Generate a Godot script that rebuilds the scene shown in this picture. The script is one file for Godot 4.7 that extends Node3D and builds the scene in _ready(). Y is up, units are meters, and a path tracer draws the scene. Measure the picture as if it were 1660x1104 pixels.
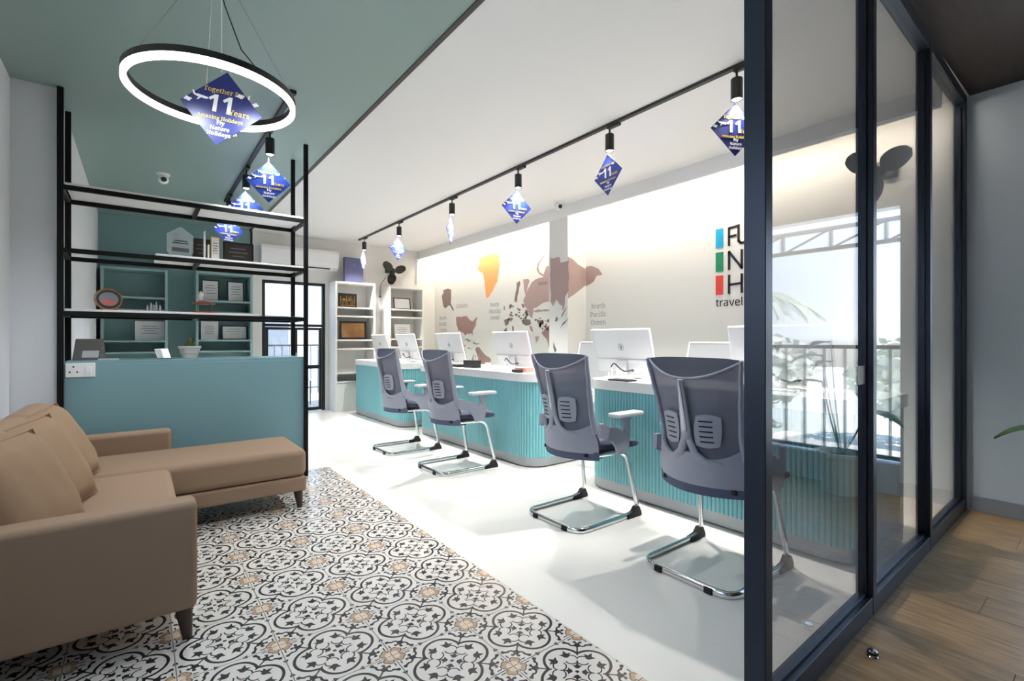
extends Node3D
# A travel agency office: tiled lounge with sofa and open rack on the left, fluted counters with
# cantilever chairs in front of a world map wall, and a dark framed glass partition on the right.

class Shape:
	var V := PackedVector3Array()
	var N := PackedVector3Array()
	var T := PackedVector2Array()
	var I := PackedInt32Array()
	var xf := Transform3D()

	func vert(p: Vector3, n: Vector3, uv := Vector2.ZERO) -> int:
		V.append(xf * p)
		N.append((xf.basis * n).normalized())
		T.append(uv)
		return V.size() - 1

	func tri(a: int, b: int, c: int) -> void:
		var g := (V[b] - V[a]).cross(V[c] - V[a])
		if g.dot(N[a] + N[b] + N[c]) > 0.0:
			var t := b
			b = c
			c = t
		I.append(a)
		I.append(b)
		I.append(c)

	func quad(a: Vector3, b: Vector3, c: Vector3, d: Vector3, n: Vector3) -> void:
		var i := vert(a, n, Vector2(0, 0))
		vert(b, n, Vector2(1, 0))
		vert(c, n, Vector2(1, 1))
		vert(d, n, Vector2(0, 1))
		tri(i, i + 1, i + 2)
		tri(i, i + 2, i + 3)

	func box(c: Vector3, s: Vector3) -> Shape:
		var h := s * 0.5
		for ax in 3:
			for sg in [-1.0, 1.0]:
				var n := Vector3.ZERO
				n[ax] = sg
				var u := Vector3.ZERO
				u[(ax + 1) % 3] = h[(ax + 1) % 3]
				var w := Vector3.ZERO
				w[(ax + 2) % 3] = h[(ax + 2) % 3]
				var o := c + n * h[ax]
				quad(o - u - w, o + u - w, o + u + w, o - u + w, n)
		return self

	# from one corner to the other
	func span(a: Vector3, b: Vector3) -> Shape:
		return box((a + b) * 0.5, (b - a).abs())

	# box with rounded edges
	func rbox(c: Vector3, s: Vector3, r := 0.004, k := 1) -> Shape:
		var h := s * 0.5
		r = minf(r, minf(h.x, minf(h.y, h.z)) * 0.999)
		var L := []
		for sg in [-1.0, 1.0]:
			for j in k + 1:
				var a := (float(j) / k - 1.0) * PI / 4 if sg < 0 else float(j) / k * PI / 4
				L.append([sg, tan(a)])
		var m := L.size()
		for ax in 3:
			for sg in [-1.0, 1.0]:
				var base := V.size()
				for i in m:
					for j in m:
						var dv := Vector3.ZERO
						dv[ax] = sg
						dv[(ax + 1) % 3] = L[i][1]
						dv[(ax + 2) % 3] = L[j][1]
						dv = dv.normalized()
						var o := Vector3.ZERO
						o[ax] = sg * (h[ax] - r)
						o[(ax + 1) % 3] = L[i][0] * (h[(ax + 1) % 3] - r)
						o[(ax + 2) % 3] = L[j][0] * (h[(ax + 2) % 3] - r)
						vert(c + o + dv * r, dv)
				for i in m - 1:
					for j in m - 1:
						var q := base + i * m + j
						tri(q, q + 1, q + m + 1)
						tri(q, q + m + 1, q + m)
		return self

	# swept round or oval bar along a list of points
	func tube(pts: Array, r, sides := 8, closed := false, flat := Vector2(1, 1)) -> Shape:
		var n := pts.size()
		var base := V.size()
		var side := Vector3.ZERO
		for i in n:
			var p: Vector3 = pts[i]
			var q: Vector3 = pts[(i + 1) % n] if closed or i < n - 1 else p
			var o: Vector3 = pts[(i - 1 + n) % n] if closed or i > 0 else p
			var t := (q - o).normalized()
			if side == Vector3.ZERO:
				side = t.cross(Vector3.UP) if absf(t.y) < 0.95 else t.cross(Vector3.RIGHT)
			side = (side - t * side.dot(t)).normalized()
			var up := side.cross(t).normalized()
			var rr: float = r[i] if r is Array else r
			for j in sides:
				var a := TAU * j / sides
				var dv := side * cos(a) * flat.x + up * sin(a) * flat.y
				vert(p + dv * rr, (side * cos(a) / flat.x + up * sin(a) / flat.y).normalized())
			if not closed and (i == 0 or i == n - 1):
				var cn := -t if i == 0 else t
				var start := V.size()
				for j in sides:
					var a := TAU * j / sides
					vert(p + (side * cos(a) * flat.x + up * sin(a) * flat.y) * rr, cn)
				for j in range(1, sides - 1):
					tri(start, start + j, start + j + 1)
				if i == 0:
					base = V.size()
					for j in sides:
						var a := TAU * j / sides
						vert(p + (side * cos(a) * flat.x + up * sin(a) * flat.y) * rr, side * cos(a) + up * sin(a))
		var rings := n if closed else n - 1
		for i in rings:
			var A := base + i * sides
			var B := base + ((i + 1) % n) * sides
			for j in sides:
				var k := (j + 1) % sides
				tri(A + j, B + j, B + k)
				tri(A + j, B + k, A + k)
		return self

	# profile of (radius, height) turned about y
	func lathe(prof: Array, seg := 24, c := Vector3.ZERO) -> Shape:
		for i in prof.size() - 1:
			var a: Vector2 = prof[i]
			var b: Vector2 = prof[i + 1]
			var e := b - a
			if e.length() < 1e-6:
				continue
			var nr := Vector2(e.y, -e.x).normalized()
			var base := V.size()
			for j in seg + 1:
				var t := TAU * j / seg
				var n := Vector3(cos(t) * nr.x, nr.y, sin(t) * nr.x)
				vert(c + Vector3(cos(t) * a.x, a.y, sin(t) * a.x), n)
				vert(c + Vector3(cos(t) * b.x, b.y, sin(t) * b.x), n)
			for j in seg:
				var q := base + j * 2
				if a.x > 1e-6:
					tri(q, q + 1, q + 2)
				if b.x > 1e-6:
					tri(q + 1, q + 3, q + 2)
		return self

	# flat outline in local xy, from z0 to z1
	func prism(poly: PackedVector2Array, z0: float, z1: float, smooth := false) -> Shape:
		var idx := Geometry2D.triangulate_polygon(poly)
		for z in [z0, z1]:
			var n := Vector3(0, 0, -1 if z == minf(z0, z1) else 1)
			var b := V.size()
			for p in poly:
				vert(Vector3(p.x, p.y, z), n)
			for i in range(0, idx.size(), 3):
				tri(b + idx[i], b + idx[i + 1], b + idx[i + 2])
		var area := 0.0
		var m := poly.size()
		for i in m:
			area += poly[i].cross(poly[(i + 1) % m])
		var sgn := signf(area)
		for i in m:
			var a := poly[i]
			var c := poly[(i + 1) % m]
			var e := (c - a).normalized()
			var n := Vector2(e.y, -e.x) * sgn
			var na := n
			var nb := n
			if smooth:
				var e0 := (a - poly[(i - 1 + m) % m]).normalized()
				var e1 := (poly[(i + 2) % m] - c).normalized()
				if e0.dot(e) > 0.8:
					na = (n + Vector2(e0.y, -e0.x) * sgn).normalized()
				if e1.dot(e) > 0.8:
					nb = (n + Vector2(e1.y, -e1.x) * sgn).normalized()
			var q := vert(Vector3(a.x, a.y, z0), Vector3(na.x, na.y, 0))
			vert(Vector3(c.x, c.y, z0), Vector3(nb.x, nb.y, 0))
			vert(Vector3(c.x, c.y, z1), Vector3(nb.x, nb.y, 0))
			vert(Vector3(a.x, a.y, z1), Vector3(na.x, na.y, 0))
			tri(q, q + 1, q + 2)
			tri(q, q + 2, q + 3)
		return self

	# smooth sheet through a grid of points, with thickness
	func sheet(rows: Array, thick := 0.0, wrap := false) -> Shape:
		var m := rows.size()
		var n: int = rows[0].size()
		var nor := []
		for i in m:
			var line := []
			for j in n:
				var a: Vector3 = rows[mini(i + 1, m - 1)][j] - rows[maxi(i - 1, 0)][j]
				var jn := (j + 1) % n if wrap else mini(j + 1, n - 1)
				var jp := (j - 1 + n) % n if wrap else maxi(j - 1, 0)
				var b: Vector3 = rows[i][jn] - rows[i][jp]
				line.append(a.cross(b).normalized())
			nor.append(line)
		var layers := [[0.0, 1.0]] if thick == 0.0 else [[thick * 0.5, 1.0], [-thick * 0.5, -1.0]]
		for l in layers:
			var base := V.size()
			for i in m:
				for j in n:
					vert(rows[i][j] + nor[i][j] * l[0], nor[i][j] * l[1], Vector2(float(j) / (n - 1), float(i) / (m - 1)))
			for i in m - 1:
				for j in (n if wrap else n - 1):
					var q := base + i * n + j
					var k := base + i * n + (j + 1) % n
					tri(q, k, k + n)
					tri(q, k + n, q + n)
		if thick > 0.0:
			var rim := []
			for j in n:
				rim.append([0, j])
			if not wrap:
				for i in range(1, m):
					rim.append([i, n - 1])
				for j in range(n - 2, -1, -1):
					rim.append([m - 1, j])
				for i in range(m - 2, -1, -1):
					rim.append([i, 0])
			var mid: Vector3 = rows[m / 2][n / 2]
			for k in rim.size() - 1:
				var a: Array = rim[k]
				var b: Array = rim[k + 1]
				var pa: Vector3 = rows[a[0]][a[1]]
				var pb: Vector3 = rows[b[0]][b[1]]
				var na: Vector3 = nor[a[0]][a[1]] * thick * 0.5
				var nb: Vector3 = nor[b[0]][b[1]] * thick * 0.5
				if (pb - pa).length() < 1e-7:
					continue
				var o := (pb - pa).cross(na).normalized()
				if o.dot(pa - mid) < 0:
					o = -o
				quad(pa - na, pb - nb, pb + nb, pa + na, o)
		return self

	func mesh() -> ArrayMesh:
		var A := []
		A.resize(Mesh.ARRAY_MAX)
		A[Mesh.ARRAY_VERTEX] = V
		A[Mesh.ARRAY_NORMAL] = N
		A[Mesh.ARRAY_TEX_UV] = T
		A[Mesh.ARRAY_INDEX] = I
		var m := ArrayMesh.new()
		m.add_surface_from_arrays(Mesh.PRIMITIVE_TRIANGLES, A)
		return m


var taken := {}
var M := {}
var rng := RandomNumberGenerator.new()

const H := 2.74          # ceiling height
const BACK := -8.0       # back wall
const RIGHT := 4.35      # right wall
const LEFT := -0.634     # left wall of the lounge
const FRONT := 5.0       # wall behind the camera


func sh() -> Shape:
	return Shape.new()


func numbered(called: String) -> String:
	var k: int = taken.get(called, 0)
	taken[called] = k + 1
	return called if k == 0 else "%s_%03d" % [called, k]


func tag(o: Node, label: String, category: String, group := "") -> Node:
	o.set_meta("label", label)
	o.set_meta("category", category)
	if group:
		o.set_meta("group", group)
	return o


func thing(called: String, label: String, category: String, at := Vector3.ZERO, turn := 0.0, group := "") -> Node3D:
	var o := Node3D.new()
	o.name = numbered(called)
	add_child(o)
	o.position = at
	o.rotation.y = turn
	tag(o, label, category, group)
	return o


func part(s: Shape, called: String, m: Material, parent: Node = null, label := "") -> MeshInstance3D:
	var o := MeshInstance3D.new()
	o.mesh = s.mesh()
	o.material_override = m
	if parent == null:
		o.name = numbered(called)
		add_child(o)
	else:
		o.name = called
		parent.add_child(o, true)
	if label:
		o.set_meta("label", label)
	return o


func copy_mesh(src: MeshInstance3D, called: String, parent: Node, at: Vector3, basis := Basis()) -> MeshInstance3D:
	var o := MeshInstance3D.new()
	o.mesh = src.mesh
	o.material_override = src.material_override
	o.name = called
	parent.add_child(o, true)
	o.transform = Transform3D(basis, at)
	return o


func single(s: Shape, called: String, m: Material, label: String, category: String, group := "") -> MeshInstance3D:
	var o := part(s, called, m)
	tag(o, label, category, group)
	return o


func struct(s: Shape, called: String, m: Material, label := "") -> MeshInstance3D:
	var o := MeshInstance3D.new()
	o.mesh = s.mesh()
	o.material_override = m
	o.name = numbered(called)
	add_child(o)
	o.set_meta("kind", "structure")
	if label:
		o.set_meta("label", label)
	return o


func words(text: String, em: float, called: String, m: Material, parent: Node, at: Vector3, basis := Basis(), face := "Droid Sans", spacing := 0.0, weight := 400) -> MeshInstance3D:
	var f := SystemFont.new()
	f.font_names = PackedStringArray([face])
	f.font_weight = weight
	var t := TextMesh.new()
	t.text = text
	t.font = f
	t.font_size = 48
	t.pixel_size = em / 48.0
	t.depth = 0.0012
	t.curve_step = 2.0
	if spacing != 0.0:
		t.line_spacing = spacing
	var o := MeshInstance3D.new()
	o.mesh = t
	o.material_override = m
	o.name = called
	parent.add_child(o, true)
	o.transform = Transform3D(basis, at)
	return o


func rounded(pts: Array, r: float, k := 5, closed := false) -> Array:
	var out := []
	var n := pts.size()
	for i in n:
		var p: Vector3 = pts[i]
		if not closed and (i == 0 or i == n - 1):
			out.append(p)
			continue
		var a: Vector3 = pts[(i - 1 + n) % n]
		var b: Vector3 = pts[(i + 1) % n]
		var ra := minf(r, (a - p).length() * 0.48)
		var rb := minf(r, (b - p).length() * 0.48)
		var s := p + (a - p).normalized() * ra
		var e := p + (b - p).normalized() * rb
		for j in k + 1:
			var t := float(j) / k
			out.append(s.lerp(p, t).lerp(p.lerp(e, t), t))
	return out


func material(key: String, c: Color, rough := 0.6, metal := 0.0) -> StandardMaterial3D:
	var m := StandardMaterial3D.new()
	m.resource_name = key
	m.albedo_color = c
	m.roughness = rough
	m.metallic = metal
	M[key] = m
	return m


func grain(freq: float, seed_: int, size := 256, octaves := 4, as_normal := false, bump := 2.0, ramp: Gradient = null) -> NoiseTexture2D:
	var f := FastNoiseLite.new()
	f.seed = seed_
	f.frequency = freq
	f.fractal_octaves = octaves
	var t := NoiseTexture2D.new()
	t.width = size
	t.height = size
	t.seamless = true
	t.noise = f
	t.as_normal_map = as_normal
	t.bump_strength = bump
	t.color_ramp = ramp
	return t


func two(a: Color, b: Color) -> Gradient:
	var g := Gradient.new()
	g.set_color(0, a)
	g.set_color(1, b)
	return g


func materials() -> void:
	var wallgrain := grain(0.06, 3, 256, 4, true, 1.2)
	for d in [["wall_white", Color8(236, 235, 232), 0.62], ["wall_cool", Color8(228, 231, 236), 0.62], ["wall_grey", Color8(210, 221, 234), 0.55], ["teal_paint", Color8(120, 154, 155), 0.5], ["ceiling_white", Color8(242, 241, 240), 0.6], ["ceiling_teal", Color8(138, 159, 154), 0.42]]:
		var m := material(d[0], d[1], d[2])
		m.normal_enabled = true
		m.normal_texture = wallgrain
		m.normal_scale = 0.15
		m.uv1_triplanar = true
		m.uv1_world_triplanar = true
		m.uv1_scale = Vector3.ONE * 1.7
	var fl := material("floor_white", Color.WHITE, 0.3)
	fl.albedo_texture = grain(0.004, 8, 512, 3, false, 1, two(Color8(241, 237, 230), Color8(245, 242, 236)))
	fl.uv1_triplanar = true
	fl.uv1_world_triplanar = true
	fl.uv1_scale = Vector3.ONE * 0.5
	var wf := material("ceiling_wood", Color.WHITE, 0.55)
	wf.albedo_texture = grain(0.02, 12, 512, 5, false, 1, two(Color8(36, 24, 19), Color8(52, 36, 28)))
	wf.uv1_triplanar = true
	wf.uv1_world_triplanar = true
	wf.uv1_scale = Vector3(0.2, 1, 2.5)
	for k in 4:
		var pm := material("plank_%d" % k, Color.WHITE, 0.42)
		var lift := [0, 9, -8, 4][k] as int
		pm.albedo_texture = grain(0.018, 20 + k, 512, 5, false, 1, two(Color8(140 + lift, 110 + lift, 74 + lift), Color8(182 + lift, 150 + lift, 106 + lift)))
		pm.uv1_triplanar = true
		pm.uv1_scale = Vector3(4.0, 4.0, 0.55)
	material("grout", Color8(150, 144, 136), 0.8)
	material("black_metal", Color8(17, 17, 19), 0.38)
	material("rack_black", Color8(9, 9, 10), 0.5).metallic_specular = 0.35
	material("frame_dark", Color8(48, 55, 68), 0.34, 0.5)
	var glass := material("glass", Color(1, 1, 1, 0.03), 0.02)
	glass.transparency = BaseMaterial3D.TRANSPARENCY_ALPHA
	var tint := material("tinted_glass", Color(0.05, 0.052, 0.056, 0.2), 0.02)
	tint.transparency = BaseMaterial3D.TRANSPARENCY_ALPHA
	var acr := material("acrylic", Color(0.93, 0.96, 0.98, 0.25), 0.04)
	acr.transparency = BaseMaterial3D.TRANSPARENCY_ALPHA
	material("board_white", Color8(238, 237, 234), 0.4)
	material("shelf_white", Color8(240, 239, 236), 0.45)
	material("shelf_teal", Color8(140, 172, 172), 0.5)
	material("counter_teal", Color8(128, 167, 175), 0.42)
	material("desk_teal", Color8(128, 191, 198), 0.38)
	material("desk_plinth", Color8(160, 164, 168), 0.4, 0.2)
	material("desk_white", Color8(246, 245, 244), 0.22)
	material("gap_black", Color8(20, 20, 22), 0.8)
	var fab := grain(0.35, 31, 256, 3, true, 4.0)
	for d in [["sofa_tan", Color8(160, 133, 110), 0.9], ["pillow_tan", Color8(156, 128, 102), 0.9], ["seat_fabric", Color8(84, 90, 112), 0.85]]:
		var m := material(d[0], d[1], d[2])
		m.normal_enabled = true
		m.normal_texture = fab
		m.normal_scale = 0.5
		m.uv1_triplanar = true
		m.uv1_scale = Vector3.ONE * 9.0
		m.rim_enabled = true
		m.rim = 0.25
		m.rim_tint = 0.6
	material("leg_wood", Color8(62, 42, 32), 0.45)
	material("chrome", Color8(225, 226, 228), 0.1, 1.0)
	material("chair_plastic", Color8(152, 155, 169), 0.42)
	material("chair_silver", Color8(226, 228, 236), 0.22, 0.55)
	material("arm_pad", Color8(205, 208, 212), 0.5)
	material("chair_cap", Color8(58, 64, 80), 0.8)
	var mesh := material("chair_mesh", Color(0.47, 0.47, 0.53, 0.84), 0.8)
	mesh.transparency = BaseMaterial3D.TRANSPARENCY_ALPHA
	var wmesh := material("chair_mesh_white", Color8(176, 178, 181, 225), 0.8)
	wmesh.transparency = BaseMaterial3D.TRANSPARENCY_ALPHA
	material("rubber", Color8(20, 20, 22), 0.7)
	material("plastic_white", Color8(244, 244, 245), 0.3)
	material("screen_black", Color8(12, 12, 14), 0.12)
	material("logo_grey", Color8(120, 124, 132), 0.3, 0.5)
	material("cable_black", Color8(16, 16, 18), 0.5)
	for d in [["led_ring", Color(1.0, 0.975, 0.94), 3.5], ["led_spot", Color(0.97, 0.98, 1.0), 9.0], ["led_cove", Color(1.0, 0.9, 0.74), 4.0]]:
		var m := material(d[0], Color8(240, 240, 240), 0.5)
		m.emission_enabled = true
		m.emission = d[1]
		m.emission_energy_multiplier = d[2]
	material("card_blue", Color8(40, 66, 158), 0.35)
	material("card_dark", Color8(34, 44, 112), 0.35)
	material("ink_white", Color8(246, 246, 248), 0.5)
	material("ink_yellow", Color8(240, 206, 70), 0.5)
	material("ink_black", Color8(20, 19, 24), 0.5)
	material("ink_grey", Color8(120, 120, 124), 0.6)
	material("map_text", Color8(160, 158, 160), 0.7)
	material("logo_blue", Color8(20, 162, 208), 0.5)
	material("logo_green", Color8(22, 140, 98), 0.5)
	material("logo_red", Color8(226, 70, 66), 0.5)
	material("map_land", Color8(176, 152, 148), 0.7)
	material("map_dark", Color8(134, 118, 114), 0.7)
	material("map_brown", Color8(168, 134, 128), 0.7)
	material("map_orange", Color8(250, 168, 104), 0.7)
	material("paper", Color8(226, 226, 226), 0.7)
	material("frame_black", Color8(18, 17, 18), 0.35)
	var gp := material("gold_picture", Color.WHITE, 0.35)
	gp.albedo_texture = grain(0.006, 44, 256, 3, false, 1, two(Color8(120, 78, 40), Color8(196, 150, 88)))
	gp.uv1_triplanar = true
	gp.uv1_scale = Vector3.ONE * 1.5
	material("gold", Color8(196, 150, 78), 0.3, 0.8)
	material("gold_dark", Color8(104, 74, 42), 0.35, 0.6)
	material("plaque_brown", Color8(58, 48, 42), 0.4)
	material("dull_silver", Color8(104, 104, 110), 0.35, 0.3)
	material("skirting", Color8(150, 157, 168), 0.5)
	material("silver", Color8(196, 192, 186), 0.2, 1.0)
	material("red_lacquer", Color8(196, 52, 28), 0.3)
	material("red_dark", Color8(150, 66, 40), 0.4)
	material("green", Color8(60, 120, 60), 0.5)
	material("pot_white", Color8(222, 220, 214), 0.5)
	material("cactus", Color8(92, 104, 52), 0.7)
	material("soil", Color8(60, 48, 40), 0.9)
	material("binder", Color8(88, 92, 128), 0.45)
	material("fan_black", Color8(30, 24, 22), 0.35)
	material("grey_plastic", Color8(150, 152, 156), 0.5)
	material("card_grey", Color8(118, 116, 112), 0.7)
	material("pink_box", Color8(214, 150, 140), 0.6)
	var leaf := material("leaf", Color8(70, 104, 58), 0.45)
	leaf.backlight_enabled = true
	leaf.backlight = Color(0.2, 0.3, 0.1)
	material("bark", Color8(96, 82, 68), 0.9)
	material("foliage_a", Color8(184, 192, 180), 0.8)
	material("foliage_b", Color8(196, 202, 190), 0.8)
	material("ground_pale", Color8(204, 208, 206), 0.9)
	material("concrete", Color8(178, 178, 174), 0.8)
	material("rail_grey", Color8(92, 98, 104), 0.4, 0.3)
	material("truss_grey", Color8(206, 206, 204), 0.5)
	# printed tile
	var tile := material("tile_print", Color.WHITE, 0.2)
	tile.albedo_texture = tile_print()
	tile.texture_repeat = false


# One 30 cm tile: a four-lobed ring with ivy leaves, a quarter of a flower in each corner.
func tile_print() -> ImageTexture:
	var n := 640
	var half := n / 2
	var im := Image.create(n, n, false, Image.FORMAT_RGB8)
	var ground := Color8(226, 221, 214)
	var dark := Color8(46, 43, 44)
	for y in half:
		for x in range(y, half):
			# octant with u >= v
			var u := 0.5 - (y + 0.5) / n
			var v := 0.5 - (x + 0.5) / n
			var p := Vector2(u, v)
			var q := Vector2(0.5 - u, 0.5 - v)   # from the corner flower, q.x <= q.y
			var c := ground
			var ink := 1e3
			ink = minf(ink, absf(p.distance_to(Vector2(0.224, 0)) - 0.222) - 0.0165)
			ink = minf(ink, maxf(absf(p.distance_to(Vector2(0.186, 0.092)) - 0.074) - 0.0078, 0.06 - p.distance_to(Vector2(0.262, 0.02))))
			ink = minf(ink, ivy(p - Vector2(0.302, 0.098), 0.35, 0.108))
			ink = minf(ink, seg(p, Vector2(0.25, 0.10), Vector2(0.285, 0.10)) - 0.0095)
			ink = minf(ink, ivy(p - Vector2(0.072, 0.070), 0.785, 0.078))
			ink = minf(ink, seg(p, Vector2(0.085, 0.085), Vector2(0.13, 0.128)) - 0.0075)
			ink = minf(ink, seg(p, Vector2(0.205, 0.205), Vector2(0.318, 0.318)) - 0.0095)
			for t in [Vector2(0.345, 0.345), Vector2(0.343, 0.313), Vector2(0.318, 0.318)]:
				ink = minf(ink, p.distance_to(t) - 0.0225)
			# scrolls beside the flower, two on each axis
			ink = minf(ink, maxf(absf(q.distance_to(Vector2(0.105, 0.19)) - 0.044) - 0.012, -(q.x - 0.088)))
			ink = minf(ink, seg(q, Vector2(0.088, 0.228), Vector2(0.036, 0.258)) - 0.0145)
			ink = minf(ink, q.distance_to(Vector2(0.036, 0.260)) - 0.024)
			ink = minf(ink, q.distance_to(Vector2(0.10, 0.156)) - 0.017)
			ink = minf(ink, seg(q, Vector2(0.03, 0.14), Vector2(0.03, 0.185)) - 0.008)
			# small triangle on the joint
			ink = minf(ink, maxf(q.x * 0.9 + (q.y - 0.385) * 0.45, 0.332 - q.y))
			# corner flower
			var petal := minf(q.distance_to(Vector2(0.086, 0.052)) - 0.033, minf(q.distance_to(Vector2(0.052, 0.086)) - 0.033, q.distance_to(Vector2(0.05, 0.05)) - 0.04))
			if petal < 0.0:
				c = Color8(226, 202, 180) if q.length() < 0.078 else Color8(186, 158, 128)
			elif petal < 0.011 and q.length() > 0.07:
				c = Color8(84, 62, 50)
			elif q.length() < 0.08:
				c = Color8(234, 214, 194)
			if minf(q.x, q.y) < 0.006 and q.length() < 0.14 and ink > 0:
				c = Color8(238, 224, 204)
			c = c.lerp(dark, clampf(0.5 - ink * n * 0.8, 0.0, 1.0))
			for a in [[x, y], [y, x]]:
				for fx in 2:
					for fy in 2:
						im.set_pixel(n - 1 - a[0] if fx else a[0], n - 1 - a[1] if fy else a[1], c)
	return ImageTexture.create_from_image(im)


func seg(p: Vector2, a: Vector2, b: Vector2) -> float:
	var t := clampf((p - a).dot(b - a) / (b - a).length_squared(), 0, 1)
	return p.distance_to(a + (b - a) * t)


func taper(p: Vector2, a: Vector2, b: Vector2, ra: float, rb: float) -> float:
	var t := clampf((p - a).dot(b - a) / (b - a).length_squared(), 0, 1)
	return p.distance_to(a + (b - a) * t) - lerpf(ra, rb, t)


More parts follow.
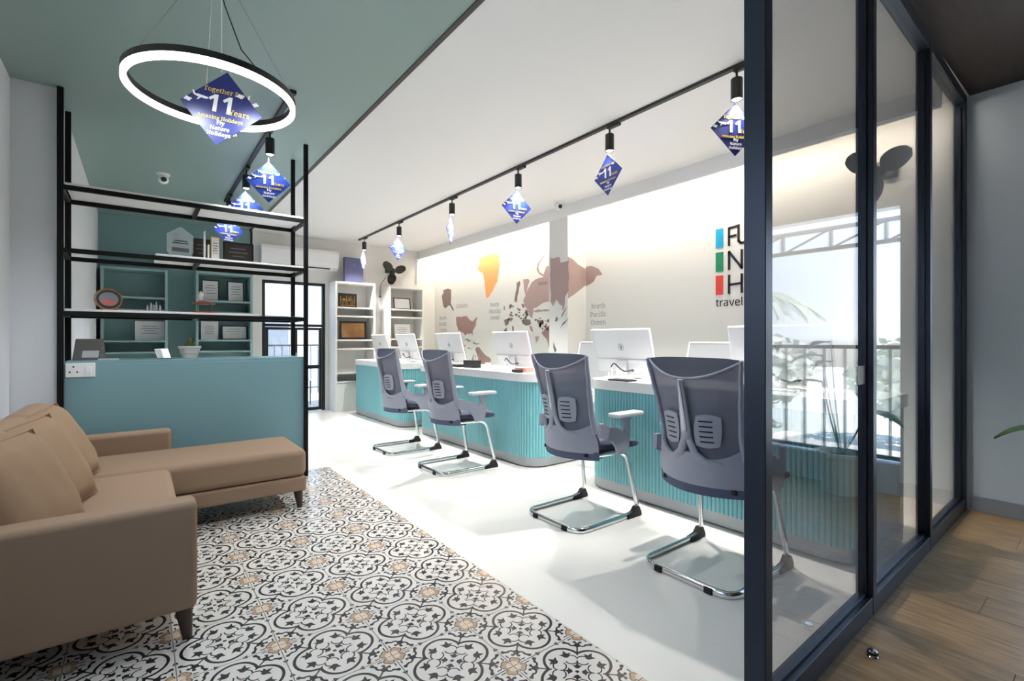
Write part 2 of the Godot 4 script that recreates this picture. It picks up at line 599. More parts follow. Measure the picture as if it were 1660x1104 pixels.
# three pointed lobes on a short stalk
func ivy(p: Vector2, turn: float, r: float) -> float:
	var d := Vector2(cos(turn), sin(turn))
	var e := Vector2(-d.y, d.x)
	var o := d * (-r * 0.25)
	var k := taper(p, o, o + d * r * 0.80, r * 0.36, r * 0.02)
	k = minf(k, taper(p, o, o + d * r * 0.25 + e * r * 0.66, r * 0.34, r * 0.02))
	return minf(k, taper(p, o, o + d * r * 0.25 - e * r * 0.66, r * 0.34, r * 0.02))
const LANDS := {
	"alaska": [-7.672, 2.037, -7.612, 2.035, -7.566, 2.042, -7.504, 2.048, -7.448, 2.025, -7.402, 2.024, -7.401, 1.954, -7.399, 1.898, -7.403, 1.835, -7.414, 1.787, -7.377, 1.731, -7.332, 1.693, -7.301, 1.636, -7.364, 1.664, -7.404, 1.712, -7.463, 1.752, -7.515, 1.729, -7.563, 1.715, -7.609, 1.693, -7.672, 1.739, -7.697, 1.795, -7.715, 1.870, -7.737, 1.935, -7.672, 1.973],
	"greenland": [-6.526, 2.417, -6.476, 2.450, -6.424, 2.460, -6.365, 2.468, -6.309, 2.465, -6.271, 2.476, -6.225, 2.479, -6.163, 2.475, -6.121, 2.465, -6.062, 2.456, -6.022, 2.440, -5.961, 2.423, -5.945, 2.344, -5.946, 2.287, -5.953, 2.229, -5.970, 2.182, -5.976, 2.141, -6.006, 2.075, -6.007, 2.024, -6.053, 1.995, -6.100, 1.942, -6.127, 1.891, -6.183, 1.860, -6.211, 1.823, -6.275, 1.791, -6.325, 1.831, -6.325, 1.904, -6.341, 1.963, -6.352, 2.026, -6.358, 2.078, -6.375, 2.115, -6.391, 2.174, -6.427, 2.208, -6.465, 2.223, -6.529, 2.255, -6.560, 2.288, -6.492, 2.355],
	"north_america": [-7.230, 1.531, -7.183, 1.527, -7.136, 1.531, -7.074, 1.521, -7.029, 1.527, -6.977, 1.532, -6.920, 1.532, -6.862, 1.521, -6.826, 1.485, -6.771, 1.455, -6.718, 1.433, -6.659, 1.458, -6.614, 1.490, -6.560, 1.505, -6.594, 1.447, -6.612, 1.373, -6.656, 1.320, -6.700, 1.278, -6.707, 1.201, -6.743, 1.240, -6.815, 1.230, -6.881, 1.232, -6.936, 1.202, -6.973, 1.243, -7.034, 1.259, -7.100, 1.281, -7.164, 1.295, -7.181, 1.346, -7.214, 1.388, -7.227, 1.463],
	"south_america": [-6.612, 0.998, -6.556, 1.014, -6.509, 1.009, -6.461, 0.973, -6.402, 0.932, -6.357, 0.899, -6.302, 0.878, -6.241, 0.861, -6.179, 0.829, -6.187, 0.772, -6.184, 0.730, -6.179, 0.688, -6.195, 0.627, -6.249, 0.623, -6.296, 0.621, -6.350, 0.616, -6.397, 0.625, -6.458, 0.613, -6.476, 0.684, -6.509, 0.743, -6.525, 0.794, -6.560, 0.856, -6.576, 0.896, -6.612, 0.950],
	"scandinavia": [-5.526, 1.961, -5.457, 1.980, -5.443, 1.936, -5.473, 1.878, -5.484, 1.821, -5.511, 1.765, -5.518, 1.712, -5.539, 1.671, -5.581, 1.699, -5.570, 1.759, -5.553, 1.826, -5.529, 1.883],
	"north_europe": [-5.376, 1.997, -5.323, 1.995, -5.270, 1.995, -5.231, 1.958, -5.266, 1.911, -5.283, 1.871, -5.306, 1.811, -5.323, 1.758, -5.355, 1.844, -5.360, 1.896, -5.370, 1.944],
	"russia": [-5.283, 1.838, -5.235, 1.883, -5.193, 1.929, -5.151, 1.950, -5.094, 1.971, -5.042, 1.979, -4.944, 1.985, -4.929, 2.034, -4.901, 2.084, -4.872, 2.128, -4.825, 2.115, -4.801, 2.054, -4.792, 1.985, -4.791, 1.938, -4.799, 1.882, -4.794, 1.816, -4.801, 1.744, -4.800, 1.699, -4.792, 1.640, -4.849, 1.645, -4.902, 1.640, -4.944, 1.634, -4.996, 1.614, -5.067, 1.585, -5.155, 1.565, -5.157, 1.504, -5.180, 1.427, -5.244, 1.470, -5.270, 1.554, -5.349, 1.609, -5.376, 1.694, -5.323, 1.758],
	"northern_island": [-4.944, 2.281, -4.976, 2.235, -5.025, 2.207, -5.067, 2.177, -5.079, 2.097, -5.029, 2.035, -4.944, 1.993, -4.932, 2.008, -4.978, 2.039, -5.022, 2.058, -5.049, 2.134, -5.029, 2.180, -4.972, 2.220, -4.925, 2.274],
	"anatolia": [-5.403, 1.409, -5.349, 1.400, -5.274, 1.419, -5.218, 1.412, -5.200, 1.353, -5.271, 1.334, -5.323, 1.332, -5.397, 1.367],
	"iberia": [-5.841, 1.424, -5.781, 1.442, -5.703, 1.437, -5.732, 1.368, -5.796, 1.338],
	"italy": [-5.638, 1.331, -5.604, 1.333, -5.595, 1.261, -5.629, 1.244],
	"morocco": [-5.767, 1.316, -5.761, 1.260, -5.826, 1.239, -5.870, 1.215, -5.832, 1.282],
	"persia": [-5.091, 1.415, -5.009, 1.397, -4.944, 1.394, -4.937, 1.343, -5.029, 1.329, -5.056, 1.368],
	"india": [-4.980, 1.227, -4.930, 1.253, -4.895, 1.290, -4.839, 1.319, -4.792, 1.334, -4.790, 1.288, -4.789, 1.209, -4.804, 1.174, -4.788, 1.111, -4.784, 1.043, -4.792, 0.989, -4.837, 1.044, -4.849, 1.095, -4.872, 1.138, -4.937, 1.184],
	"arabia": [-5.117, 1.172, -5.037, 1.179, -5.049, 1.123, -5.091, 1.087],
	"britain": [-5.850, 1.637, -5.820, 1.642, -5.808, 1.582, -5.844, 1.573],
	"central_asia": [-5.155, 1.532, -5.088, 1.543, -5.042, 1.551, -4.981, 1.536, -4.935, 1.542, -4.878, 1.545, -4.825, 1.532, -4.825, 1.513, -4.881, 1.515, -4.936, 1.518, -4.993, 1.515, -5.053, 1.510, -5.117, 1.511],
	"levant": [-5.244, 1.338, -5.180, 1.312, -5.155, 1.237, -5.218, 1.263],
}
const LANDS_EAST := {
	"far_east": [-4.207, 2.010, -4.138, 2.028, -4.059, 2.029, -4.006, 2.009, -3.945, 1.980, -3.918, 1.953, -3.881, 1.902, -3.974, 1.898, -4.021, 1.832, -4.083, 1.807, -4.135, 1.794, -4.187, 1.761, -4.192, 1.705, -4.209, 1.661, -4.221, 1.726, -4.221, 1.779, -4.250, 1.825, -4.278, 1.886, -4.251, 1.954],
}
const LANDS_PILLAR := {
	"siberia": [-4.455, 2.143, -4.395, 2.132, -4.338, 2.138, -4.290, 2.130, -4.279, 2.065, -4.215, 2.066, -4.131, 2.068, -4.140, 2.019, -4.138, 1.961, -4.130, 1.909, -4.124, 1.859, -4.137, 1.822, -4.137, 1.761, -4.131, 1.715, -4.197, 1.643, -4.196, 1.582, -4.208, 1.517, -4.248, 1.477, -4.238, 1.533, -4.290, 1.564, -4.352, 1.626, -4.405, 1.542, -4.455, 1.603, -4.447, 1.666, -4.444, 1.701, -4.457, 1.764, -4.460, 1.828, -4.457, 1.883, -4.465, 1.926, -4.452, 1.988, -4.455, 2.044, -4.460, 2.085],
	"sakhalin": [-4.157, 1.528, -4.205, 1.467, -4.238, 1.420, -4.269, 1.400, -4.239, 1.450, -4.208, 1.489],
	"japan": [-4.133, 1.394, -4.187, 1.333, -4.241, 1.300, -4.279, 1.268, -4.238, 1.328, -4.177, 1.361],
	"korea": [-4.352, 1.410, -4.321, 1.394, -4.342, 1.352, -4.373, 1.360],
	"malaya": [-4.399, 1.101, -4.373, 1.050, -4.342, 1.000, -4.378, 0.971, -4.403, 1.036],
}
const BLOBS := {
	"small_country_00": [-5.596, 1.623, -5.600, 1.609, -5.618, 1.608, -5.628, 1.618, -5.629, 1.629, -5.616, 1.634, -5.594, 1.636],
	"small_country_01": [-5.340, 1.439, -5.342, 1.429, -5.359, 1.433, -5.370, 1.435, -5.369, 1.444, -5.358, 1.447, -5.341, 1.449],
	"small_country_02": [-5.436, 1.565, -5.445, 1.550, -5.476, 1.547, -5.497, 1.562, -5.494, 1.579, -5.474, 1.580, -5.448, 1.579],
	"small_country_03": [-5.448, 1.524, -5.464, 1.517, -5.480, 1.515, -5.492, 1.519, -5.491, 1.532, -5.481, 1.534, -5.467, 1.533],
	"small_country_04": [-5.357, 1.485, -5.362, 1.479, -5.377, 1.472, -5.394, 1.481, -5.394, 1.489, -5.376, 1.500, -5.360, 1.493],
	"small_country_05": [-5.270, 1.480, -5.278, 1.470, -5.301, 1.457, -5.318, 1.477, -5.312, 1.488, -5.303, 1.497, -5.280, 1.490],
	"small_country_06": [-5.267, 1.527, -5.270, 1.518, -5.281, 1.521, -5.293, 1.524, -5.299, 1.532, -5.282, 1.540, -5.269, 1.538],
	"small_country_07": [-5.487, 1.582, -5.490, 1.569, -5.507, 1.570, -5.514, 1.579, -5.517, 1.588, -5.505, 1.600, -5.491, 1.590],
	"small_country_08": [-5.272, 1.493, -5.279, 1.474, -5.310, 1.475, -5.322, 1.488, -5.339, 1.508, -5.311, 1.512, -5.279, 1.513],
	"small_country_09": [-5.401, 1.438, -5.415, 1.423, -5.434, 1.429, -5.456, 1.431, -5.451, 1.444, -5.434, 1.449, -5.407, 1.451],
	"small_country_10": [-5.666, 1.610, -5.672, 1.600, -5.699, 1.591, -5.711, 1.604, -5.713, 1.622, -5.702, 1.633, -5.677, 1.628],
	"small_country_11": [-5.602, 1.481, -5.616, 1.471, -5.631, 1.474, -5.648, 1.477, -5.652, 1.489, -5.632, 1.493, -5.613, 1.491],
	"small_country_12": [-5.696, 1.443, -5.700, 1.425, -5.725, 1.429, -5.747, 1.433, -5.739, 1.450, -5.726, 1.468, -5.699, 1.457],
	"small_country_13": [-5.314, 1.444, -5.325, 1.436, -5.335, 1.434, -5.341, 1.440, -5.342, 1.448, -5.335, 1.452, -5.323, 1.453],
	"small_country_14": [-5.377, 1.634, -5.383, 1.625, -5.400, 1.626, -5.418, 1.632, -5.417, 1.644, -5.402, 1.649, -5.384, 1.643],
	"small_country_15": [-5.282, 1.517, -5.285, 1.501, -5.315, 1.505, -5.341, 1.512, -5.339, 1.526, -5.313, 1.533, -5.285, 1.529],
	"small_country_16": [-5.291, 1.541, -5.302, 1.530, -5.320, 1.531, -5.337, 1.537, -5.331, 1.547, -5.316, 1.562, -5.294, 1.555],
	"small_country_17": [-5.337, 1.402, -5.344, 1.392, -5.358, 1.389, -5.364, 1.398, -5.370, 1.408, -5.358, 1.415, -5.346, 1.412],
	"small_country_18": [-5.497, 1.495, -5.518, 1.482, -5.542, 1.470, -5.571, 1.490, -5.561, 1.508, -5.540, 1.514, -5.521, 1.507],
	"small_country_19": [-5.450, 1.469, -5.455, 1.460, -5.477, 1.449, -5.505, 1.462, -5.498, 1.477, -5.477, 1.483, -5.460, 1.486],
	"small_country_20": [-5.304, 1.443, -5.304, 1.437, -5.321, 1.433, -5.331, 1.438, -5.328, 1.448, -5.319, 1.450, -5.311, 1.450],
	"small_country_21": [-5.636, 1.635, -5.641, 1.616, -5.674, 1.610, -5.706, 1.629, -5.699, 1.650, -5.675, 1.659, -5.644, 1.648],
	"small_country_22": [-5.327, 1.515, -5.331, 1.509, -5.341, 1.505, -5.349, 1.513, -5.350, 1.519, -5.342, 1.521, -5.326, 1.520],
	"small_country_23": [-5.624, 1.437, -5.630, 1.420, -5.655, 1.415, -5.688, 1.430, -5.687, 1.451, -5.656, 1.462, -5.625, 1.453],
	"small_country_24": [-5.644, 1.496, -5.646, 1.479, -5.678, 1.475, -5.697, 1.487, -5.706, 1.506, -5.682, 1.519, -5.654, 1.516],
	"small_country_25": [-5.284, 1.415, -5.297, 1.400, -5.326, 1.399, -5.336, 1.407, -5.345, 1.425, -5.325, 1.431, -5.303, 1.425],
	"small_country_26": [-5.346, 1.413, -5.345, 1.400, -5.369, 1.393, -5.392, 1.407, -5.381, 1.423, -5.369, 1.430, -5.353, 1.425],
	"small_country_27": [-5.293, 1.450, -5.299, 1.441, -5.324, 1.427, -5.349, 1.442, -5.340, 1.461, -5.326, 1.472, -5.301, 1.461],
	"small_country_28": [-5.687, 1.430, -5.695, 1.413, -5.724, 1.414, -5.749, 1.425, -5.746, 1.438, -5.721, 1.448, -5.687, 1.442],
	"small_country_29": [-5.351, 1.613, -5.360, 1.592, -5.384, 1.589, -5.405, 1.610, -5.402, 1.624, -5.386, 1.630, -5.359, 1.634],
	"small_country_30": [-5.648, 1.407, -5.653, 1.401, -5.675, 1.399, -5.690, 1.405, -5.691, 1.413, -5.673, 1.416, -5.659, 1.416],
	"small_country_31": [-5.251, 1.482, -5.268, 1.470, -5.284, 1.470, -5.302, 1.481, -5.301, 1.491, -5.283, 1.499, -5.269, 1.491],
	"small_country_32": [-5.632, 1.530, -5.640, 1.516, -5.665, 1.522, -5.675, 1.527, -5.677, 1.540, -5.663, 1.548, -5.644, 1.542],
	"small_country_33": [-5.383, 1.406, -5.390, 1.400, -5.401, 1.393, -5.415, 1.401, -5.413, 1.409, -5.401, 1.418, -5.388, 1.412],
	"island_00": [-7.006, 1.045, -7.022, 1.039, -7.053, 1.039, -7.069, 1.045, -7.053, 1.051, -7.022, 1.051],
	"island_01": [-6.980, 1.172, -6.989, 1.169, -7.007, 1.169, -7.016, 1.173, -7.007, 1.176, -6.989, 1.176],
	"island_02": [-6.910, 1.136, -6.926, 1.130, -6.959, 1.130, -6.976, 1.136, -6.959, 1.142, -6.926, 1.142],
	"island_03": [-6.909, 1.030, -6.928, 1.023, -6.967, 1.023, -6.986, 1.029, -6.967, 1.037, -6.929, 1.037],
	"island_04": [-6.813, 1.132, -6.840, 1.122, -6.894, 1.122, -6.921, 1.132, -6.894, 1.142, -6.840, 1.142],
	"island_05": [-6.815, 1.138, -6.835, 1.131, -6.875, 1.131, -6.895, 1.138, -6.875, 1.146, -6.835, 1.146],
	"island_06": [-6.773, 0.994, -6.794, 0.985, -6.838, 0.985, -6.860, 0.993, -6.838, 1.001, -6.794, 1.002],
	"island_07": [-6.769, 1.111, -6.793, 1.102, -6.839, 1.102, -6.863, 1.110, -6.839, 1.119, -6.793, 1.119],
	"island_08": [-6.752, 1.121, -6.764, 1.117, -6.787, 1.117, -6.799, 1.121, -6.787, 1.126, -6.764, 1.126],
	"island_09": [-6.706, 0.979, -6.720, 0.974, -6.748, 0.973, -6.762, 0.978, -6.748, 0.984, -6.720, 0.984],
	"island_10": [-6.652, 1.100, -6.666, 1.094, -6.695, 1.094, -6.709, 1.100, -6.695, 1.105, -6.666, 1.105],
	"island_11": [-6.595, 1.075, -6.620, 1.065, -6.671, 1.065, -6.697, 1.075, -6.671, 1.084, -6.620, 1.085],
	"island_12": [-6.571, 0.966, -6.584, 0.961, -6.612, 0.960, -6.626, 0.965, -6.612, 0.971, -6.584, 0.971],
	"island_13": [-6.559, 1.060, -6.574, 1.054, -6.603, 1.054, -6.617, 1.060, -6.603, 1.065, -6.574, 1.065],
	"island_14": [-6.506, 1.069, -6.522, 1.062, -6.554, 1.062, -6.570, 1.068, -6.554, 1.075, -6.522, 1.075],
	"island_15": [-6.510, 0.916, -6.528, 0.908, -6.565, 0.907, -6.584, 0.914, -6.565, 0.922, -6.528, 0.922],
	"small_country_40": [-4.794, 1.405, -4.800, 1.391, -4.820, 1.387, -4.840, 1.400, -4.837, 1.412, -4.820, 1.420, -4.800, 1.414],
	"small_country_41": [-4.935, 1.386, -4.953, 1.376, -4.967, 1.373, -4.989, 1.380, -4.978, 1.394, -4.967, 1.401, -4.946, 1.396],
	"small_country_42": [-4.838, 1.272, -4.837, 1.255, -4.860, 1.263, -4.875, 1.266, -4.877, 1.277, -4.863, 1.290, -4.841, 1.284],
	"small_country_43": [-4.932, 1.318, -4.937, 1.312, -4.944, 1.313, -4.950, 1.315, -4.948, 1.322, -4.943, 1.327, -4.937, 1.325],
	"small_country_44": [-4.930, 1.362, -4.934, 1.355, -4.946, 1.353, -4.953, 1.359, -4.958, 1.368, -4.946, 1.373, -4.936, 1.373],
	"small_country_45": [-4.878, 1.311, -4.889, 1.299, -4.908, 1.297, -4.922, 1.304, -4.923, 1.319, -4.910, 1.326, -4.882, 1.328],
	"small_country_46": [-4.997, 1.295, -5.001, 1.291, -5.010, 1.290, -5.019, 1.292, -5.015, 1.299, -5.010, 1.303, -5.000, 1.302],
	"small_country_47": [-4.876, 1.383, -4.885, 1.380, -4.892, 1.377, -4.900, 1.381, -4.902, 1.387, -4.891, 1.392, -4.885, 1.389],
	"small_country_48": [-4.858, 1.336, -4.868, 1.328, -4.884, 1.326, -4.894, 1.333, -4.895, 1.341, -4.885, 1.350, -4.868, 1.348],
	"small_country_49": [-4.986, 1.323, -4.998, 1.306, -5.017, 1.301, -5.039, 1.316, -5.032, 1.333, -5.017, 1.341, -4.992, 1.340],
	"small_country_50": [-5.006, 1.380, -5.012, 1.376, -5.021, 1.374, -5.031, 1.378, -5.028, 1.383, -5.022, 1.385, -5.011, 1.383],
	"small_country_51": [-4.878, 1.305, -4.891, 1.297, -4.902, 1.292, -4.915, 1.300, -4.920, 1.312, -4.903, 1.321, -4.884, 1.316],
	"small_country_52": [-4.972, 1.350, -4.983, 1.337, -5.005, 1.334, -5.017, 1.343, -5.017, 1.355, -5.008, 1.370, -4.988, 1.358],
	"small_country_53": [-4.850, 1.303, -4.857, 1.298, -4.866, 1.298, -4.875, 1.299, -4.876, 1.306, -4.868, 1.308, -4.857, 1.308],
	"small_country_54": [-5.083, 1.406, -5.087, 1.395, -5.108, 1.391, -5.128, 1.399, -5.122, 1.415, -5.106, 1.420, -5.092, 1.423],
	"small_country_55": [-4.980, 1.316, -4.991, 1.303, -5.009, 1.305, -5.033, 1.309, -5.033, 1.326, -5.010, 1.337, -4.985, 1.328],
	"small_country_56": [-4.856, 1.278, -4.858, 1.271, -4.867, 1.270, -4.873, 1.275, -4.872, 1.282, -4.866, 1.283, -4.858, 1.285],
	"small_country_57": [-4.815, 1.382, -4.828, 1.365, -4.854, 1.364, -4.868, 1.376, -4.872, 1.392, -4.851, 1.405, -4.830, 1.392],
	"small_country_58": [-5.000, 1.423, -5.003, 1.411, -5.018, 1.414, -5.033, 1.418, -5.026, 1.430, -5.015, 1.434, -5.001, 1.430],
	"small_country_59": [-4.941, 1.286, -4.945, 1.275, -4.961, 1.274, -4.971, 1.283, -4.970, 1.292, -4.962, 1.296, -4.952, 1.292],
	"small_country_60": [-4.972, 1.349, -4.976, 1.335, -5.002, 1.330, -5.017, 1.344, -5.011, 1.358, -5.002, 1.370, -4.976, 1.362],
	"small_country_61": [-4.950, 1.272, -4.952, 1.266, -4.961, 1.266, -4.967, 1.270, -4.967, 1.275, -4.962, 1.279, -4.954, 1.278],
}


func _ready() -> void:
	rng.seed = 11
	var cam := Camera3D.new()
	cam.name = "camera"
	add_child(cam)
	cam.position = Vector3(0, 1.12, 0)
	cam.rotation_degrees = Vector3(0, -37.636, 0)
	cam.fov = 70.43
	cam.near = 0.05
	cam.far = 400.0
	cam.current = true

	var env := Environment.new()
	env.background_mode = Environment.BG_SKY
	var sky := Sky.new()
	var sm := ProceduralSkyMaterial.new()
	sm.sky_top_color = Color8(168, 202, 244)
	sm.sky_horizon_color = Color8(228, 238, 250)
	sm.sky_curve = 0.2
	sm.ground_bottom_color = Color8(150, 152, 150)
	sm.ground_horizon_color = Color8(200, 204, 206)
	sm.energy_multiplier = 3.6
	sky.sky_material = sm
	env.sky = sky
	env.tonemap_mode = Environment.TONE_MAPPER_LINEAR
	env.tonemap_exposure = 1.0
	env.sdfgi_enabled = true
	env.ssao_enabled = true
	env.ssil_enabled = true
	var we := WorldEnvironment.new()
	we.name = "environment"
	we.environment = env
	add_child(we)

	var sun := DirectionalLight3D.new()
	sun.name = "sun"
	add_child(sun)
	sun.basis = Basis.looking_at(Vector3(0.0, -0.85, 0.53).normalized(), Vector3.RIGHT)
	sun.light_energy = 5.0
	sun.light_color = Color(1.0, 0.97, 0.92)
	sun.light_angular_distance = 0.6
	sun.sky_mode = DirectionalLight3D.SKY_MODE_LIGHT_ONLY
	sun.shadow_enabled = true

	# strip lights hidden behind the fascia, either side of the pillar
	for a in [[-7.95, -4.52], [-4.11, -0.80]]:
		var l := AreaLight3D.new()
		l.name = "cove_strip_light"
		add_child(l, true)
		l.area_size = Vector2(a[1] - a[0], 0.03)
		l.light_color = Color(1.0, 0.955, 0.88)
		l.light_energy = 2.1
		l.shadow_enabled = true
		l.position = Vector3(4.085, 2.655, (a[0] + a[1]) / 2)
		l.basis = Basis.looking_at(Vector3(0.62, -1, 0).normalized(), Vector3(1, 0.62, 0).normalized())
		l.rotate_object_local(Vector3(0, 0, 1), 0.0)

	materials()
	structure()
	outside()
	lounge_rack()
	sofa()
	ring_lamp()
	tracks()
	desks()
	visitor_chairs()
	staff_chairs()
	back_wall_things()
	right_wall_print()
	partition()
	small_things()


func spot(at: Vector3, energy: float, angle: float, tint: Color, aim := Vector3(0, -1, 0)) -> void:
	var l := SpotLight3D.new()
	l.name = "track_spot_light"
	add_child(l, true)
	l.position = at
	l.basis = Basis.looking_at(aim.normalized(), Vector3(0, 0, 1))
	l.spot_angle = angle
	l.spot_angle_attenuation = 0.7
	l.spot_range = 14.0
	l.spot_attenuation = 2.0
	l.light_energy = energy
	l.light_color = tint
	l.light_size = 0.03
	l.shadow_enabled = true


func structure() -> void:
	# white polished floor of the office
	var f := sh()
	f.span(Vector3(1.325, -0.12, BACK), Vector3(RIGHT, 0, -0.70))
	f.span(Vector3(-0.42, -0.12, BACK), Vector3(1.325, 0, -4.381))
	struct(f, "floor", M.floor_white, "white polished office floor")
	# patterned tiles of the lounge
	var base := struct(sh().span(Vector3(LEFT - 0.1, -0.12, -4.381), Vector3(1.325, -0.003, FRONT)), "floor", M.grout, "patterned tile floor of the lounge")
	var t := 0.307
	for i in 7:
		for j in 31:
			var x1 := 1.325 - t * i
			var x0 := maxf(x1 - t, LEFT)
			var z0 := -4.381 + t * j
			var z1 := minf(z0 + t, FRONT)
			if x1 - x0 < 0.02 or z1 - z0 < 0.02:
				continue
			var s := sh()
			var g := 0.0007
			var e := 0.0012
			var u0 := 1.0 - (x1 - x0) / t
			var v1 := (z1 - z0) / t
			var a := s.vert(Vector3(x0 + g + e, 0, z0 + g + e), Vector3.UP, Vector2(u0, 0))
			s.vert(Vector3(x1 - g - e, 0, z0 + g + e), Vector3.UP, Vector2(1, 0))
			s.vert(Vector3(x1 - g - e, 0, z1 - g - e), Vector3.UP, Vector2(1, v1))
			s.vert(Vector3(x0 + g + e, 0, z1 - g - e), Vector3.UP, Vector2(u0, v1))
			s.tri(a, a + 1, a + 2)
			s.tri(a, a + 2, a + 3)
			for k in 4:
				var c := [Vector3(x0, 0, z0), Vector3(x1, 0, z0), Vector3(x1, 0, z1), Vector3(x0, 0, z1)]
				var m := Vector3((x0 + x1) / 2, 0, (z0 + z1) / 2)
				var p: Vector3 = c[k]
				var q: Vector3 = c[(k + 1) % 4]
				var ip := p + Vector3(signf(m.x - p.x), 0, signf(m.z - p.z)) * (g + e)
				var iq := q + Vector3(signf(m.x - q.x), 0, signf(m.z - q.z)) * (g + e)
				var op := p + Vector3(signf(m.x - p.x), 0, signf(m.z - p.z)) * g + Vector3(0, -0.01, 0)
				var oq := q + Vector3(signf(m.x - q.x), 0, signf(m.z - q.z)) * g + Vector3(0, -0.01, 0)
				var nn := (((p + q) / 2 - m).normalized() + Vector3.UP * 0.15).normalized()
				s.quad(ip, iq, oq, op, nn)
			part(s, "tile", M.tile_print, base)
	# wooden planks before the partition
	var wood := struct(sh().span(Vector3(1.325, -0.12, -0.70), Vector3(RIGHT, -0.004, FRONT)), "floor", M.grout, "wooden plank floor outside the glass")
	var w := 0.2
	var k2 := 0
	var x := 1.327
	while x < RIGHT - 0.01:
		var xe := minf(x + w, RIGHT)
		var z: float = -0.70 - [0.0, 0.52, 0.9, 0.3, 0.75][k2 % 5]
		while z < FRONT:
			var za := maxf(z, -0.70)
			var zb := minf(z + 1.2, FRONT)
			if zb - za > 0.03:
				part(sh().rbox(Vector3((x + xe) / 2, -0.005, (za + zb) / 2), Vector3(xe - x - 0.0016, 0.01, zb - za - 0.0016), 0.0012), "plank", M["plank_%d" % rng.randi_range(0, 3)], wood)
			z += 1.2
		x = xe
		k2 += 1
	# ceilings
	struct(sh().span(Vector3(LEFT - 0.1, H, BACK), Vector3(1.28, H + 0.12, FRONT)), "ceiling", M.ceiling_teal, "teal painted ceiling over lounge")
	struct(sh().span(Vector3(1.28, H, BACK), Vector3(RIGHT + 0.1, H + 0.12, -0.68)), "ceiling", M.ceiling_white, "white ceiling over the office")
	struct(sh().span(Vector3(1.28, H, -0.68), Vector3(RIGHT + 0.1, H + 0.12, FRONT)), "ceiling", M.ceiling_wood, "dark brown wooden ceiling outside the glass")
	var tr := sh().span(Vector3(1.268, H - 0.006, BACK), Vector3(1.296, H + 0.01, FRONT))
	struct(tr, "trim_1", M.black_metal, "black ceiling trim between teal and white")
	struct(sh().span(Vector3(1.290, 0, BACK), Vector3(1.318, H, BACK + 0.006)), "trim_2", M.black_metal, "black upright trim beside teal wall")
	# walls
	var wl := sh()
	var wa := -1.85
	var wb := -0.35
	wl.span(Vector3(LEFT - 0.15, 0, -4.235), Vector3(LEFT, H, wa))
	wl.span(Vector3(LEFT - 0.15, 0, wa), Vector3(LEFT, 1.0, wb))
	wl.span(Vector3(LEFT - 0.15, 2.4, wa), Vector3(LEFT, H, wb))
	wl.span(Vector3(LEFT - 0.15, 0, wb), Vector3(LEFT, H, FRONT))
	struct(wl, "wall_left", M.wall_cool)
	var wn := sh()
	for z in [wa + 0.02, wb - 0.02]:
		wn.span(Vector3(LEFT - 0.10, 1.0, z - 0.02), Vector3(LEFT - 0.05, 2.4, z + 0.02))
	for y in [1.0, 2.36]:
		wn.span(Vector3(LEFT - 0.10, y, wa + 0.04), Vector3(LEFT - 0.05, y + 0.04, wb - 0.04))
	var win := struct(wn, "window_1", M.black_metal, "black framed window of the lounge")
	part(sh().span(Vector3(LEFT - 0.078, 1.04, wa + 0.04), Vector3(LEFT - 0.072, 2.36, wb - 0.04)), "pane", M.glass, win)
	struct(sh().span(Vector3(LEFT - 0.15, 0, BACK), Vector3(-0.42, H, -4.235)), "wall_left_rear", M.wall_cool)
	struct(sh().span(Vector3(-0.42, 0, BACK - 0.15), Vector3(1.305, H, BACK)), "wall_back_teal", M.teal_paint)
	var b := sh()
	b.span(Vector3(1.305, 0, BACK - 0.15), Vector3(1.445, H, BACK))
	b.span(Vector3(1.445, 2.035, BACK - 0.15), Vector3(2.366, H, BACK))
	b.span(Vector3(2.366, 0, BACK - 0.15), Vector3(RIGHT + 0.12, H, BACK))
	struct(b, "wall_back", M.wall_white)
	struct(sh().span(Vector3(RIGHT, 0, BACK), Vector3(RIGHT + 0.12, H, -0.72)), "wall_right", M.wall_white, "white recessed wall with printed world map")
	var r := sh()
	r.span(Vector3(RIGHT, 0, -0.72), Vector3(RIGHT + 0.12, H, -0.39))
	r.span(Vector3(RIGHT, 2.095, -0.39), Vector3(RIGHT + 0.12, H, 1.75))
	r.span(Vector3(RIGHT, 0, -0.39), Vector3(RIGHT + 0.12, 0.22, 1.75))
	r.span(Vector3(RIGHT, 0, 1.75), Vector3(RIGHT + 0.12, H, FRONT))
	struct(r, "wall_right_front", M.wall_grey, "grey blue wall beside the balcony opening")
	struct(sh().span(Vector3(LEFT - 0.15, 0, FRONT), Vector3(RIGHT + 0.12, H, FRONT + 0.12)), "wall_front", M.ceiling_wood)
	struct(sh().rbox(Vector3(RIGHT - 0.006, 0.05, -0.53), Vector3(0.012, 0.1, 0.28), 0.003), "baseboard_right", M.skirting)
	struct(sh().span(Vector3(4.04, 0, -4.48), Vector3(RIGHT, H, -4.15)), "wall_pillar", M.wall_white, "white pillar in front of map wall")
	struct(sh().span(Vector3(4.02, 2.60, BACK), Vector3(4.04, H, -0.76)), "trim_3", M.ceiling_white, "white fascia hiding the cove light")
	# glowing strips behind the fascia
	for a in [[-7.95, -4.52], [-4.11, -0.80]]:
		var o := single(sh().span(Vector3(4.042, 2.668, a[0]), Vector3(4.075, 2.682, a[1])), "light_strip", M.led_cove, "warm glowing strip behind fascia " + ("left of the pillar" if a[0] < -5 else "right of the pillar"), "light strip", "cove strips")
		o.set_meta("kind", "object")
	# glazed double door at the back
	door()


